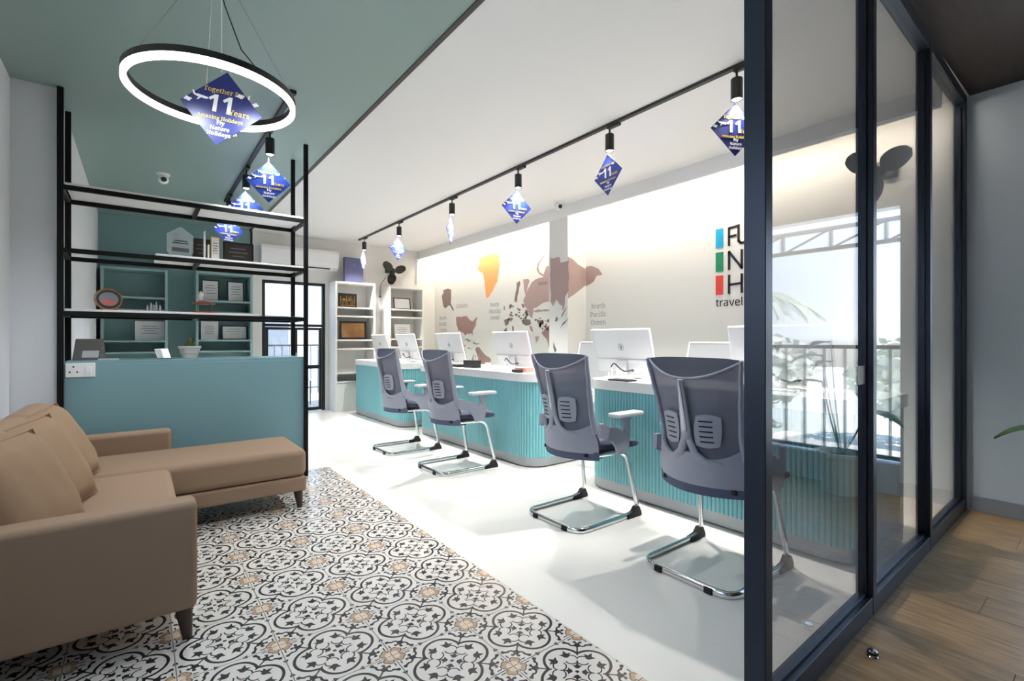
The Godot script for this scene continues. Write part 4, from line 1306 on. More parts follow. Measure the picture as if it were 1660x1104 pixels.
# shape of the backrest: u across from -1 to 1, y up
func back_at(u: float, y: float, off := 0.0) -> Vector3:
	var hw := 0.0
	var k := [[0.40, 0.232], [0.50, 0.236], [0.60, 0.212], [0.68, 0.205], [0.80, 0.216], [0.92, 0.232], [1.03, 0.246]]
	for i in k.size() - 1:
		if y <= k[i + 1][0] or i == k.size() - 2:
			var t := clampf((y - k[i][0]) / (k[i + 1][0] - k[i][0]), -0.5, 1.2)
			hw = lerpf(k[i][1], k[i + 1][1], smoothstep(0, 1, t) if t >= 0 and t <= 1 else t)
			break
	var x := -0.20 - 0.055 * sin(clampf((y - 0.42) / 0.62, 0, 1) * PI * 0.5) - 0.055 * pow(clampf((y - 0.6) / 0.43, 0, 1), 1.6)
	var bow := 0.115 - 0.02 * clampf((y - 0.5) / 0.5, 0, 1)
	return Vector3(x + bow * u * u + off, y, hw * u)


func back_sheet(y0: float, y1: float, u0: float, u1: float, off: float, ny := 10, nu := 15) -> Array:
	var rows := []
	for i in ny + 1:
		var line := PackedVector3Array()
		for j in nu + 1:
			line.append(back_at(lerpf(u0, u1, float(j) / nu), lerpf(y0, y1, float(i) / ny), off))
		rows.append(line)
	return rows


func visitor_chair(at: Vector3, label: String) -> Node3D:
	var o := thing("cantilever_chair", label, "chair", at, 0, "grey visitor chairs at the counters")
	var path := rounded([Vector3(-0.06, 0.418, -0.175), Vector3(0.185, 0.418, -0.20), Vector3(0.262, 0.017, -0.235), Vector3(-0.285, 0.017, -0.235), Vector3(-0.285, 0.017, 0.235), Vector3(0.262, 0.017, 0.235), Vector3(0.185, 0.418, 0.20), Vector3(-0.06, 0.418, 0.175)], 0.085, 7)
	part(sh().tube(path, 0.0112, 12, false, Vector2(1.0, 1.5)), "sled_frame", M.chrome, o)
	for z in [-0.13, 0.13]:
		part(sh().rbox(Vector3(-0.286, 0.014, z), Vector3(0.034, 0.028, 0.04), 0.004), "floor_pad", M.rubber, o)
	for z in [-0.235, 0.235]:
		var s := sh()
		s.xf = Transform3D(Basis(), Vector3(0.19, 0, z))
		s.prism(PackedVector2Array([Vector2(-0.05, 0.0), Vector2(0.085, 0.0), Vector2(0.085, 0.02), Vector2(0.062, 0.062), Vector2(0.036, 0.062), Vector2(0.01, 0.034), Vector2(-0.05, 0.026)]), -0.017, 0.017)
		part(s, "front_bracket", M.rubber, o)
	part(sh().rbox(Vector3(0.0, 0.432, 0), Vector3(0.34, 0.022, 0.38), 0.006, 2), "seat_plate", M.rubber, o)
	for z in [-0.16, 0.16]:
		part(sh().rbox(Vector3(-0.03, 0.415, z), Vector3(0.05, 0.05, 0.03), 0.006), "mount", M.rubber, o)
	# cushion with a rounded front edge
	var rows := []
	var prof := [Vector2(-0.215, 0.452), Vector2(-0.23, 0.478), Vector2(-0.20, 0.505), Vector2(0.0, 0.507), Vector2(0.17, 0.512), Vector2(0.235, 0.50), Vector2(0.268, 0.47), Vector2(0.255, 0.435), Vector2(0.21, 0.43), Vector2(0.0, 0.44), Vector2(-0.18, 0.44)]
	for i in 11:
		var line := PackedVector3Array()
		var u := i / 5.0 - 1.0
		var k := pow(absf(u), 6.0)
		for p in prof:
			var fx := maxf(lerpf(p.x, 0.02, 0.10 * k), -0.165 + 0.105 * u * u)
			line.append(Vector3(fx, lerpf(p.y, 0.47, 0.55 * k), u * lerpf(0.20, 0.25, smoothstep(-0.12, 0.08, fx))))
		rows.append(line)
	var s := sh()
	s.sheet(rows, 0.0, true)
	for e in [0, 10]:
		var c := s.vert(Vector3(0.02, 0.472, rows[e][0].z), Vector3(0, 0, signf(rows[e][0].z)))
		var b := s.V.size()
		for p in rows[e]:
			s.vert(p, Vector3(0, 0, signf(p.z)))
		for j in prof.size():
			s.tri(c, b + j, b + (j + 1) % prof.size())
	part(s, "seat_cushion", M.seat_fabric, o)
	# lower shell that wraps the back of the seat
	var low := []
	for i in 7:
		var line := PackedVector3Array()
		for j in 21:
			var u := j / 10.0 - 1.0
			var top := 0.565 + 0.06 * pow(absf(u), 3.0) + 0.035 * exp(-pow(u / 0.30, 2.0))
			line.append(back_at(u, lerpf(0.445, top, i / 6.0), -0.020))
		low.append(line)
	part(sh().sheet(low, 0.014), "back_shell", M.chair_plastic, o)
	part(sh().sheet(back_sheet(0.402, 0.455, -1.0, 1.0, -0.016, 2, 20), 0.02), "shell_skirt", M.seat_fabric, o)
	# side uprights and top edge
	for sd in [-1.0, 1.0]:
		var line := []
		for i in 15:
			line.append(back_at(sd * 0.985, lerpf(0.56, 1.03, i / 14.0), -0.006))
		part(sh().tube(line, [0.022, 0.021, 0.020, 0.018, 0.017, 0.016, 0.016, 0.015, 0.015, 0.014, 0.014, 0.013, 0.013, 0.012, 0.011], 8, false, Vector2(0.75, 1.3)), "side_frame", M.chair_plastic, o)
	var dip := func(u): return 1.03 - 0.085 * (1.0 - pow(absf(u), 2.2))
	var edge := []
	for j in 21:
		edge.append(back_at(j / 10.0 - 1.0, dip.call(j / 10.0 - 1.0), 0.0))
	part(sh().tube(edge, 0.0055, 8), "top_edge", M.chair_plastic, o)
	# mesh, and the dark cap from the dipped rear edge up to the straight front of the headrest
	var rear := []
	for i in 13:
		var line := PackedVector3Array()
		for j in 19:
			var u := (j / 9.0 - 1.0) * 0.97
			line.append(back_at(u, lerpf(0.56, dip.call(u), i / 12.0), 0.004))
		rear.append(line)
	part(sh().sheet(rear), "back_mesh", M.chair_mesh, o)
	var cap := []
	for i in 5:
		var line := PackedVector3Array()
		for j in 21:
			var u := j / 10.0 - 1.0
			var a := back_at(u, dip.call(u), 0.003)
			var b := back_at(1.0, 1.03, 0.0)
			var t := i / 4.0
			line.append(Vector3(lerpf(a.x, b.x + 0.012 * (1 - u * u), t), lerpf(a.y, 1.03 + 0.010 * (1 - pow(u, 4.0)), t), lerpf(a.z, back_at(u, 1.03).z, t)))
		cap.append(line)
	part(sh().sheet(cap), "headrest_cap", M.chair_cap, o)
	var front := []
	for i in 9:
		var line := PackedVector3Array()
		for j in 11:
			var u := j / 5.0 - 1.0
			var y := lerpf(0.50, 1.03, i / 8.0)
			var e := back_at(1.0, y)
			line.append(Vector3(e.x + 0.012 * (1 - u * u), y + (0.010 * (1 - pow(u, 4.0)) if i == 8 else 0.0), back_at(u, y).z))
		front.append(line)
	part(sh().sheet(front), "front_mesh", M.chair_mesh, o)
	# spine: tapering bar, two feet, bright inlay
	var sp := []
	var rr := []
	for i in 11:
		sp.append(back_at(0, lerpf(0.66, 0.94, i / 10.0), -0.022))
		rr.append(lerpf(0.026, 0.014, i / 10.0))
	var spine := part(sh().tube(sp, rr, 10, false, Vector2(1.15, 0.6)), "spine", M.chair_plastic, o)
	for sd in [-1.0, 1.0]:
		var foot := [back_at(sd * 0.02, 0.70, -0.024), back_at(sd * 0.08, 0.65, -0.026), back_at(sd * 0.17, 0.595, -0.026), back_at(sd * 0.34, 0.56, -0.022), back_at(sd * 0.62, 0.545, -0.016)]
		part(sh().tube(foot, [0.016, 0.018, 0.021, 0.024, 0.02], 8, false, Vector2(1.0, 0.55)), "spine_foot", M.chair_plastic, spine)
	var inl := []
	var ir := []
	for i in 9:
		inl.append(back_at(0, lerpf(0.70, 0.93, i / 8.0), -0.0345))
		ir.append(lerpf(0.0155, 0.004, i / 8.0))
	part(sh().tube(inl, ir, 8, false, Vector2(1.0, 0.35)), "inlay", M.chair_silver, spine)
	# lumbar pads with slots
	for sd in [-1.0, 1.0]:
		var rowsl := []
		for i in 9:
			var line := PackedVector3Array()
			var v := i / 4.0 - 1.0
			for j in 9:
				var u := j / 4.0 - 1.0
				var q := Vector2(u, v)
				var len_ := maxf(absf(u), absf(v))
				if q.length() > 0:
					q *= lerpf(1.0, len_ / q.length(), 0.45)
				line.append(back_at(sd * (0.44 + 0.26 * q.x + 0.03 * q.y * sd), 0.705 + 0.078 * q.y, -0.016))
			rowsl.append(line)
		var pad := part(sh().sheet(rowsl, 0.010), "lumbar_pad", M.chair_plastic, o)
		for k in 5:
			var y := 0.655 + k * 0.024
			var ln := []
			for j in 5:
				ln.append(back_at(sd * (0.30 + 0.26 * j / 4.0), y, -0.0225))
			part(sh().tube(ln, 0.0032, 5), "slot", M.rubber, pad)
	# armrests
	for sd in [-1.0, 1.0]:
		var arm := part(sh().rbox(Vector3(0.095, 0.668, sd * 0.272), Vector3(0.25, 0.026, 0.085), 0.011, 3), "arm_pad", M.arm_pad, o)
		var pl := sh()
		pl.xf = Transform3D(Basis(), Vector3(0, 0, sd * 0.262))
		var out := PackedVector2Array([Vector2(-0.135, 0.628), Vector2(-0.10, 0.628), Vector2(-0.06, 0.604), Vector2(-0.01, 0.598), Vector2(0.03, 0.588), Vector2(0.06, 0.562), Vector2(0.075, 0.585), Vector2(0.135, 0.585), Vector2(0.128, 0.50), Vector2(0.115, 0.43), Vector2(0.03, 0.425), Vector2(0.012, 0.47), Vector2(-0.03, 0.515), Vector2(-0.09, 0.535), Vector2(-0.14, 0.55)])
		pl.prism(out, -0.011, 0.011, true)
		part(pl, "arm_bracket", M.chair_plastic, o)
		var po := sh()
		po.tube([Vector3(0.105, 0.57, sd * 0.265), Vector3(0.10, 0.62, sd * 0.268), Vector3(0.10, 0.657, sd * 0.270)], [0.024, 0.026, 0.046], 8, false, Vector2(0.5, 1.25))
		part(po, "arm_post", M.chair_plastic, arm)
	return o


func visitor_chairs() -> void:
	var c := visitor_chair(Vector3(2.285, 0, -1.29), "grey visitor chair nearest the glass partition, half hidden by its post")
	var rest := [[Vector3(2.275, 0, -2.195), "grey visitor chair second from the glass partition"], [Vector3(2.24, 0, -3.715), "grey visitor chair in front of the middle counter"], [Vector3(2.195, 0, -4.645), "grey visitor chair farthest back, near the gap between counters"]]
	for r in rest:
		var d := c.duplicate()
		d.name = numbered("cantilever_chair")
		add_child(d)
		d.position = r[0]
		d.set_meta("label", r[1])


func staff_chairs() -> void:
	var where := [[-2.24, "white mesh desk chair behind the nearest counter"], [-3.60, "white mesh desk chair behind the middle counter"]]
	for w in where:
		var o := thing("desk_chair", w[1], "chair", Vector3(3.72, 0, w[0]), PI, "white desk chairs behind the counters")
		var rows := []
		for i in 9:
			var line := PackedVector3Array()
			for j in 11:
				var u := j / 5.0 - 1.0
				var y := 0.58 + 0.52 * i / 8.0
				line.append(Vector3(-0.20 - 0.05 * pow(i / 8.0, 2) + 0.05 * u * u, y, u * (0.22 + 0.015 * sin(i / 8.0 * PI))))
			rows.append(line)
		part(sh().sheet(rows), "back_mesh", M.chair_mesh_white, o)
		var fr := []
		for j in 11:
			fr.append(rows[0][j])
		for i in range(1, 9):
			fr.append(rows[i][10])
		for j in range(9, -1, -1):
			fr.append(rows[8][j])
		for i in range(7, 0, -1):
			fr.append(rows[i][0])
		part(sh().tube(fr, 0.010, 8, true), "back_frame", M.plastic_white, o)
		part(sh().rbox(Vector3(0.03, 0.47, 0), Vector3(0.47, 0.07, 0.47), 0.03, 3), "seat", M.chair_mesh_white, o)
		part(sh().tube([Vector3(-0.21, 0.62, 0), Vector3(-0.20, 0.46, 0), Vector3(-0.02, 0.42, 0)], 0.02, 8), "back_bracket", M.plastic_white, o)
		part(sh().tube([Vector3(0, 0.08, 0), Vector3(0, 0.44, 0)], 0.025, 10), "gas_column", M.chrome, o)
		for k in 5:
			var a := TAU * k / 5.0
			var leg := part(sh().tube([Vector3(0, 0.10, 0), Vector3(cos(a) * 0.29, 0.07, sin(a) * 0.29)], [0.024, 0.015], 8), "leg", M.plastic_white, o)
			part(sh().tube([Vector3(cos(a) * 0.29, 0.027, sin(a) * 0.29 - 0.015), Vector3(cos(a) * 0.29, 0.027, sin(a) * 0.29 + 0.015)], 0.027, 10), "castor", M.rubber, leg)
	# chair seen over the low counter
	var w2 := thing("moulded_chair", "pale moulded chair standing behind the low teal counter", "chair", Vector3(0.38, 0, -5.62), 1.42)
	var rows2 := []
	for i in 9:
		var line := PackedVector3Array()
		for j in 9:
			var u := j / 4.0 - 1.0
			var t := i / 8.0
			line.append(Vector3(u * 0.22, 0.45 + 0.59 * pow(t, 1.4), -0.05 - 0.22 * t + 0.07 * u * u))
		rows2.append(line)
	part(sh().sheet(rows2, 0.008), "backrest", M.plastic_white, w2)
	part(sh().rbox(Vector3(0, 0.445, 0.12), Vector3(0.44, 0.03, 0.40), 0.014, 3), "seat", M.plastic_white, w2)
	for a in [[-0.17, -0.08], [0.17, -0.08], [-0.17, 0.28], [0.17, 0.28]]:
		part(sh().tube([Vector3(a[0] * 1.2, 0, a[1] * 1.1), Vector3(a[0], 0.435, a[1])], 0.012, 8), "leg", M.chrome, w2)


func bookcase(called: String, label: String, m: Material, x0: float, x1: float, zf: float, top: float, shelves: Array, low_back := true) -> void:
	var o := thing(called, label, "bookcase")
	var zb := BACK + 0.004
	var d := zf - zb
	var zc := (zf + zb) / 2
	var th := 0.03
	for x in [x0 + th / 2, x1 - th / 2]:
		part(sh().rbox(Vector3(x, top / 2, zc), Vector3(th, top, d), 0.002), "side", m, o)
	part(sh().rbox(Vector3((x0 + x1) / 2, top - th / 2, zc), Vector3(x1 - x0 - th * 2, th, d), 0.002), "top", m, o)
	part(sh().rbox(Vector3((x0 + x1) / 2, top / 2, zb + 0.006), Vector3(x1 - x0 - th * 2, top - th, 0.012), 0.001), "back_board", m, o)
	for y in shelves:
		part(sh().rbox(Vector3((x0 + x1) / 2, y, zc + 0.004), Vector3(x1 - x0 - th * 2, 0.024, d - 0.012), 0.002), "shelf", m, o)
	part(sh().rbox(Vector3((x0 + x1) / 2, 0.22, zf - 0.02), Vector3(x1 - x0 - th * 2, 0.44, 0.02), 0.002), "door", m, o)


func frame(called: String, label: String, at: Vector3, w: float, h: float, rim: float, mf: Material, mp: Material, lean := 0.10, turn := 0.0, lines := 0, category := "certificate") -> Node3D:
	var o := thing(called, label, category, at, turn)
	var T := Transform3D(Basis(Vector3(1, 0, 0), -lean), Vector3(0, 0, 0))
	var s := sh()
	s.xf = T
	if rim > 0.0:
		s.rbox(Vector3(-w / 2 + rim / 2, h / 2, 0), Vector3(rim, h, 0.018), 0.002).rbox(Vector3(w / 2 - rim / 2, h / 2, 0), Vector3(rim, h, 0.018), 0.002)
		s.rbox(Vector3(0, rim / 2, 0), Vector3(w - rim * 2, rim, 0.018), 0.002).rbox(Vector3(0, h - rim / 2, 0), Vector3(w - rim * 2, rim, 0.018), 0.002)
		part(s, "frame", mf, o)
	s = sh()
	s.xf = T
	s.box(Vector3(0, h / 2, -0.003), Vector3(w - rim * 2 + 0.004 if rim > 0 else w, h - rim * 2 + 0.004 if rim > 0 else h, 0.006))
	part(s, "sheet", mp, o)
	if lines > 0:
		s = sh()
		s.xf = T
		for k in lines:
			var lw := w * ([0.5, 0.62, 0.4, 0.55][k % 4] as float)
			s.box(Vector3(0, h * (0.74 - 0.5 * k / lines), 0.001), Vector3(lw, 0.007, 0.002))
		part(s, "print", M.ink_grey, o)
	return o


func back_wall_things() -> void:
	bookcase("teal_bookcase", "teal bookcase at the left end of the teal wall", M.shelf_teal, -0.38, 0.285, -7.66, 2.03, [1.66, 1.50, 1.11, 0.965, 0.60])
	bookcase("teal_bookcase", "teal bookcase with framed certificates beside the white wall", M.shelf_teal, 0.59, 1.265, -7.66, 2.05, [1.655, 1.50, 1.12, 0.97, 0.60])
	bookcase("white_bookcase", "white bookcase next to the glazed door", M.shelf_white, 2.415, 3.065, -7.65, 2.05, [1.64, 1.505, 1.125, 0.985, 0.60, 0.46])
	bookcase("white_bookcase", "white bookcase in the corner beside the map wall", M.shelf_white, 3.305, 3.945, -7.65, 2.035, [1.645, 1.51, 1.14, 1.005, 0.60, 0.46])
	# on the teal shelves
	frame("certificate_board", "pale certificate board on the left teal bookcase", Vector3(0.10, 1.122, -7.80), 0.30, 0.25, 0, M.paper, M.paper, 0.1, 0, 4)
	var n := frame("framed_certificate", "black framed upright certificate, left on the upper teal shelf", Vector3(0.77, 1.667, -7.80), 0.205, 0.29, 0.012, M.frame_black, M.paper, 0.1, 0, 4)
	frame("framed_certificate", "black framed upright certificate, right on the upper teal shelf", Vector3(1.075, 1.667, -7.80), 0.205, 0.29, 0.012, M.frame_black, M.paper, 0.1, 0, 4)
	frame("framed_certificate", "thin framed white certificate on the lower teal shelf", Vector3(0.76, 1.132, -7.80), 0.20, 0.25, 0.012, M.plastic_white, M.paper, 0.1, 0, 5)
	frame("framed_certificate", "black framed wide certificate on the lower teal shelf", Vector3(1.06, 1.132, -7.80), 0.32, 0.20, 0.014, M.frame_black, M.paper, 0.1, 0, 3)
	# on the white shelves
	var cal := frame("calligraphy_panel", "black panel with pale calligraphy in the white bookcase", Vector3(2.64, 1.652, -7.74), 0.30, 0.225, 0, M.frame_black, M.frame_black, 0.06, 0, 0, "picture")
	var cs := sh()
	cs.xf = Transform3D(Basis(Vector3(1, 0, 0), -0.06), Vector3(0, 0.112, 0.003))
	var strokes := [[Vector2(-0.11, 0.06), Vector2(-0.112, -0.06)], [Vector2(-0.085, -0.07), Vector2(-0.06, 0.05), Vector2(-0.035, -0.07)], [Vector2(-0.02, 0.07), Vector2(-0.018, -0.05), Vector2(0.01, -0.06)], [Vector2(0.015, 0.06), Vector2(0.02, -0.02), Vector2(0.04, 0.04)], [Vector2(0.05, 0.07), Vector2(0.048, -0.06), Vector2(0.075, -0.065), Vector2(0.085, 0.0), Vector2(0.06, 0.02)], [Vector2(0.11, 0.07), Vector2(0.108, -0.06)], [Vector2(-0.11, 0.0), Vector2(-0.04, 0.015), Vector2(0.03, -0.01)], [Vector2(-0.12, -0.085), Vector2(0.0, -0.078), Vector2(0.12, -0.085)]]
	for st in strokes:
		var l := []
		for p in st:
			l.append(Vector3(p.x, p.y, 0))
		cs.tube(rounded(l, 0.03, 4), 0.0045, 5, false, Vector2(1, 1))
	part(cs, "calligraphy", M.gold, cal, "pale gold strokes")
	frame("framed_picture", "black framed gold picture in the white bookcase", Vector3(2.73, 1.138, -7.74), 0.44, 0.295, 0.032, M.frame_black, M.gold_picture, 0.06, 0, 0, "picture")
	frame("framed_certificate", "black framed tilted certificate in the corner bookcase", Vector3(3.585, 1.658, -7.74), 0.31, 0.20, 0.014, M.frame_black, M.paper, 0.18, 0, 0)
	frame("certificate_board", "pale certificate board in the corner white bookcase", Vector3(3.59, 1.153, -7.74), 0.29, 0.25, 0, M.paper, M.paper, 0.1, 0, 4)
	# violet box file on top
	var bn := thing("box_file", "violet blue box file on top of the white bookcase", "box file", Vector3(2.75, 2.05, -7.80), 0.08)
	part(sh().rbox(Vector3(0, 0.205, 0), Vector3(0.315, 0.41, 0.07), 0.004), "cover", M.binder, bn)
	words("GE", 0.07, "lettering", M.ink_grey, bn, Vector3(-0.01, 0.29, 0.0362))
	part(sh().box(Vector3(0, 0.375, 0.0355), Vector3(0.25, 0.004, 0.002)), "band", M.ink_grey, bn)
	# air conditioner
	var ac := thing("air_conditioner", "white wall air conditioner above the glazed door", "air conditioner", Vector3(1.955, 2.385, BACK))
	var prof := PackedVector2Array([Vector2(0.0, -0.15), Vector2(0.15, -0.15), Vector2(0.205, -0.11), Vector2(0.22, -0.05), Vector2(0.22, 0.10), Vector2(0.19, 0.15), Vector2(0.0, 0.15)])
	var s := sh()
	s.xf = Transform3D(Basis(Vector3(0, 0, 1), Vector3(0, 1, 0), Vector3(-1, 0, 0)), Vector3.ZERO)
	s.prism(prof, -0.555, 0.555)
	part(s, "body", M.plastic_white, ac)
	part(sh().box(Vector3(-0.02, -0.132, 0.177), Vector3(0.90, 0.014, 0.03)), "air_slot", M.ink_black, ac)
	part(sh().rbox(Vector3(0.49, -0.125, 0.186), Vector3(0.012, 0.008, 0.01), 0.002), "indicator", M.ink_black, ac)
	part(sh().rbox(Vector3(-0.02, -0.108, 0.205), Vector3(0.92, 0.03, 0.006), 0.002), "flap", M.plastic_white, ac)
	# pipe in the corner
	single(sh().tube([Vector3(3.97, 2.14, BACK + 0.03), Vector3(3.97, 2.60, BACK + 0.03)], 0.016, 8), "wall_pipe", M.ceiling_white, "thin white upright pipe in the back corner", "pipe")
	fan("wall_fan", "black wall fan between the two white bookcases", Vector3(3.42, 2.33, BACK), 0.0, 0.2)
	fan("wall_fan", "black wall fan seen through the glass partition", Vector3(RIGHT, 2.34, -1.10), -PI / 2, 0.12)


func fan(called: String, label: String, at: Vector3, turn: float, tilt: float) -> void:
	var o := thing(called, label, "fan", at, turn)
	part(sh().rbox(Vector3(0, 0.03, 0.016), Vector3(0.09, 0.13, 0.03), 0.008, 2), "wall_plate", M.fan_black, o)
	part(sh().tube([Vector3(0, 0.03, 0.03), Vector3(0, 0.05, 0.12), Vector3(0, 0.0, 0.18)], 0.014, 8), "arm", M.fan_black, o)
	var B := Basis(Vector3(0, 1, 0), -0.15) * Basis(Vector3(1, 0, 0), tilt)
	var T := Transform3D(B, Vector3(0, -0.02, 0.19))
	var s := sh()
	s.xf = T
	s.xf = T * Transform3D(Basis(Vector3(1, 0, 0), PI / 2), Vector3.ZERO)
	s.lathe([Vector2(0, -0.05), Vector2(0.05, -0.045), Vector2(0.062, -0.01), Vector2(0.055, 0.06), Vector2(0.03, 0.09), Vector2(0.03, 0.12), Vector2(0, 0.13)], 20)
	part(s, "motor", M.fan_black, o)
	for k in 3:
		var a := TAU * k / 3.0 + 0.35
		var rows := []
		for i in 15:
			var line := PackedVector3Array()
			var t := i / 14.0
			var w := 0.012 + 0.058 * pow(maxf(0.0, sin(PI * pow(t, 0.8) * 0.97)), 0.6) if i < 14 else 0.004
			for j in 7:
				var u := j / 3.0 - 1.0
				var p := Vector3(0.035 + 0.19 * t, u * w, 0.10 + 0.25 * u * w)
				line.append(T * (Basis(Vector3(0, 0, 1), a) * p))
			rows.append(line)
		part(sh().sheet(rows, 0.003), "blade", M.fan_black, o)
	part(sh().tube(rounded([Vector3(-0.03, -0.05, 0.14), Vector3(-0.12, -0.22, 0.03), Vector3(-0.14, -0.30, 0.012), Vector3(-0.14, -0.44, 0.012)], 0.05), 0.004, 6), "cord", M.cable_black, o)
	part(sh().rbox(Vector3(-0.14, -0.45, 0.012), Vector3(0.02, 0.03, 0.02), 0.004), "plug", M.cable_black, o)


func flat_poly(coords: Array, x: float, m: Material, called: String, parent: Node) -> void:
	# coords are z, y pairs on a wall that faces -x
	var poly := PackedVector2Array()
	for i in range(0, coords.size(), 2):
		poly.append(Vector2(coords[i], coords[i + 1]))
	if Geometry2D.triangulate_polygon(poly).is_empty():
		poly = Geometry2D.convex_hull(poly)
		poly.remove_at(poly.size() - 1)
	var s := sh()
	s.xf = Transform3D(Basis(Vector3(0, 0, 1), Vector3(0, 1, 0), Vector3(-1, 0, 0)), Vector3(x, 0, 0))
	s.prism(poly, 0.0, 0.0016)
	part(s, called, m, parent)


func right_wall_print() -> void:
	var o := thing("world_map_mural", "printed world map in mauve and orange on the white wall", "mural")
	for k in LANDS:
		flat_poly(LANDS[k], RIGHT - 0.0002, M.map_orange if k == "greenland" else M.map_brown if k in ["north_america", "south_america", "india"] else M.map_dark if k in ["scandinavia", "anatolia", "iberia", "morocco", "persia", "italy", "alaska"] else M.map_land, "country", o)
	var me := thing("east_mural", "printed far eastern end of the world map right of pillar", "mural")
	for k in LANDS_EAST:
		flat_poly(LANDS_EAST[k], RIGHT - 0.0002, M.map_land, "country", me)
	var mp := thing("pillar_mural", "printed piece of the world map on the pillar", "mural")
	for k in LANDS_PILLAR:
		flat_poly(LANDS_PILLAR[k], 4.04 - 0.0002, M.map_land if k == "siberia" else M.map_dark, "country", mp)
	for k in BLOBS:
		flat_poly(BLOBS[k], RIGHT - 0.0002, M.map_dark, "country", o)
	# near side of the pillar
	var s := sh()
	s.prism(PackedVector2Array([Vector2(4.042, 1.62), Vector2(4.042, 2.12), Vector2(4.12, 2.10), Vector2(4.22, 2.04), Vector2(4.345, 2.00), Vector2(4.345, 1.80), Vector2(4.25, 1.74), Vector2(4.12, 1.66)]), -4.1498, -4.1484)
	part(s, "country", M.map_land, mp)
	var B := Basis(Vector3(0, 0, 1), Vector3(0, 1, 0), Vector3(-1, 0, 0))
	words("North\nPacific\nOcean", 0.082, "lettering", M.map_text, me, Vector3(RIGHT - 0.001, 1.435, -3.95), B, "Droid Serif")
	words("North\nAtlantic\nOcean", 0.085, "lettering", M.map_text, o, Vector3(RIGHT - 0.001, 1.575, -6.08), B, "Droid Serif")
	words("North\nPacific\nOcean", 0.09, "lettering", M.map_text, o, Vector3(RIGHT - 0.001, 1.42, -7.69), B, "Droid Serif")
	words("CANADA", 0.09, "lettering", M.map_text, o, Vector3(RIGHT - 0.001, 1.71, -7.05), B, "Droid Serif")
	words("RUSSIA", 0.06, "lettering", M.ink_grey, o, Vector3(RIGHT - 0.003, 1.90, -4.95), B, "Droid Sans")
	# company sign
	var g := thing("wall_logo", "company sign with three coloured bars and black letters", "sign")
	for d in [[1.997, 2.177, M.logo_blue, "blue_bar"], [1.773, 1.955, M.logo_green, "green_bar"], [1.552, 1.735, M.logo_red, "red_bar"]]:
		part(sh().span(Vector3(RIGHT - 0.006, d[0], -2.456), Vector3(RIGHT - 0.0002, d[1], -2.382)), d[3], d[2], g)
	var L := {
		"letter_f": [[Vector2(-2.325, 2.01), Vector2(-2.325, 2.165), Vector2(-2.25, 2.172)], [Vector2(-2.325, 2.085), Vector2(-2.262, 2.09)]],
		"letter_l": [[Vector2(-2.235, 2.178), Vector2(-2.235, 2.035), Vector2(-2.215, 2.012), Vector2(-2.19, 2.012)]],
		"letter_n": [[Vector2(-2.325, 1.785), Vector2(-2.325, 1.945), Vector2(-2.205, 1.785), Vector2(-2.205, 1.945)]],
		"letter_h": [[Vector2(-2.325, 1.562), Vector2(-2.325, 1.725)], [Vector2(-2.205, 1.562), Vector2(-2.205, 1.725)], [Vector2(-2.325, 1.638), Vector2(-2.205, 1.645)]],
	}
	for k in L:
		var s2 := sh()
		for line in L[k]:
			for i in line.size() - 1:
				var a: Vector2 = line[i]
				var b: Vector2 = line[i + 1]
				var e := (b - a).normalized()
				var w := Vector2(-e.y, e.x) * 0.0105
				a -= e * 0.008
				b += e * 0.008
				var q := sh()
				s2.xf = Transform3D(B, Vector3(RIGHT, 0, 0))
				s2.prism(PackedVector2Array([a - w, b - w, b + w, a + w]), 0.0002, 0.006)
		part(s2, k, M.ink_black, g)
	words("travel", 0.105, "small_lettering", M.ink_black, g, Vector3(RIGHT - 0.003, 1.478, -2.325), B, "Droid Sans")


func partition() -> void:
	# three fixed panes in a dark frame, a little out of square with the room
	var o := thing("glass_partition", "dark metal framed glass partition on the right", "partition", Vector3(1.415, 0, -0.670), 0.0175)
	var m: Material = M.frame_dark
	var step := 0.967
	for i in 4:
		var w := 0.046 if i < 3 else 0.05
		part(sh().rbox(Vector3(i * step, H / 2, 0), Vector3(w, H - 0.002, 0.062), 0.003), "upright", m, o)
	for i in 3:
		var xa := i * step + 0.023
		var xb := (i + 1) * step - 0.023
		for y in [[0.0, 0.075], [H - 0.065, H - 0.001]]:
			part(sh().rbox(Vector3((xa + xb) / 2, (y[0] + y[1]) / 2, 0), Vector3(xb - xa, y[1] - y[0], 0.06), 0.003), "rail", m, o)
		part(sh().rbox(Vector3((xa + xb) / 2, 0.081, 0.0), Vector3(xb - xa, 0.012, 0.02), 0.002), "glazing_bead", m, o)
		for x in [xa + 0.006, xb - 0.006]:
			part(sh().rbox(Vector3(x, H / 2, 0.0), Vector3(0.012, H - 0.16, 0.02), 0.002), "glazing_bead", m, o)
		part(sh().span(Vector3(xa, 0.075, -0.004), Vector3(xb, H - 0.065, 0.004)), "pane", M.tinted_glass, o)
	# sticker on the pane
	part(sh().box(Vector3(0.90, 0.98, 0.0052), Vector3(0.11, 0.075, 0.0012)), "sticker", M.paper, o)


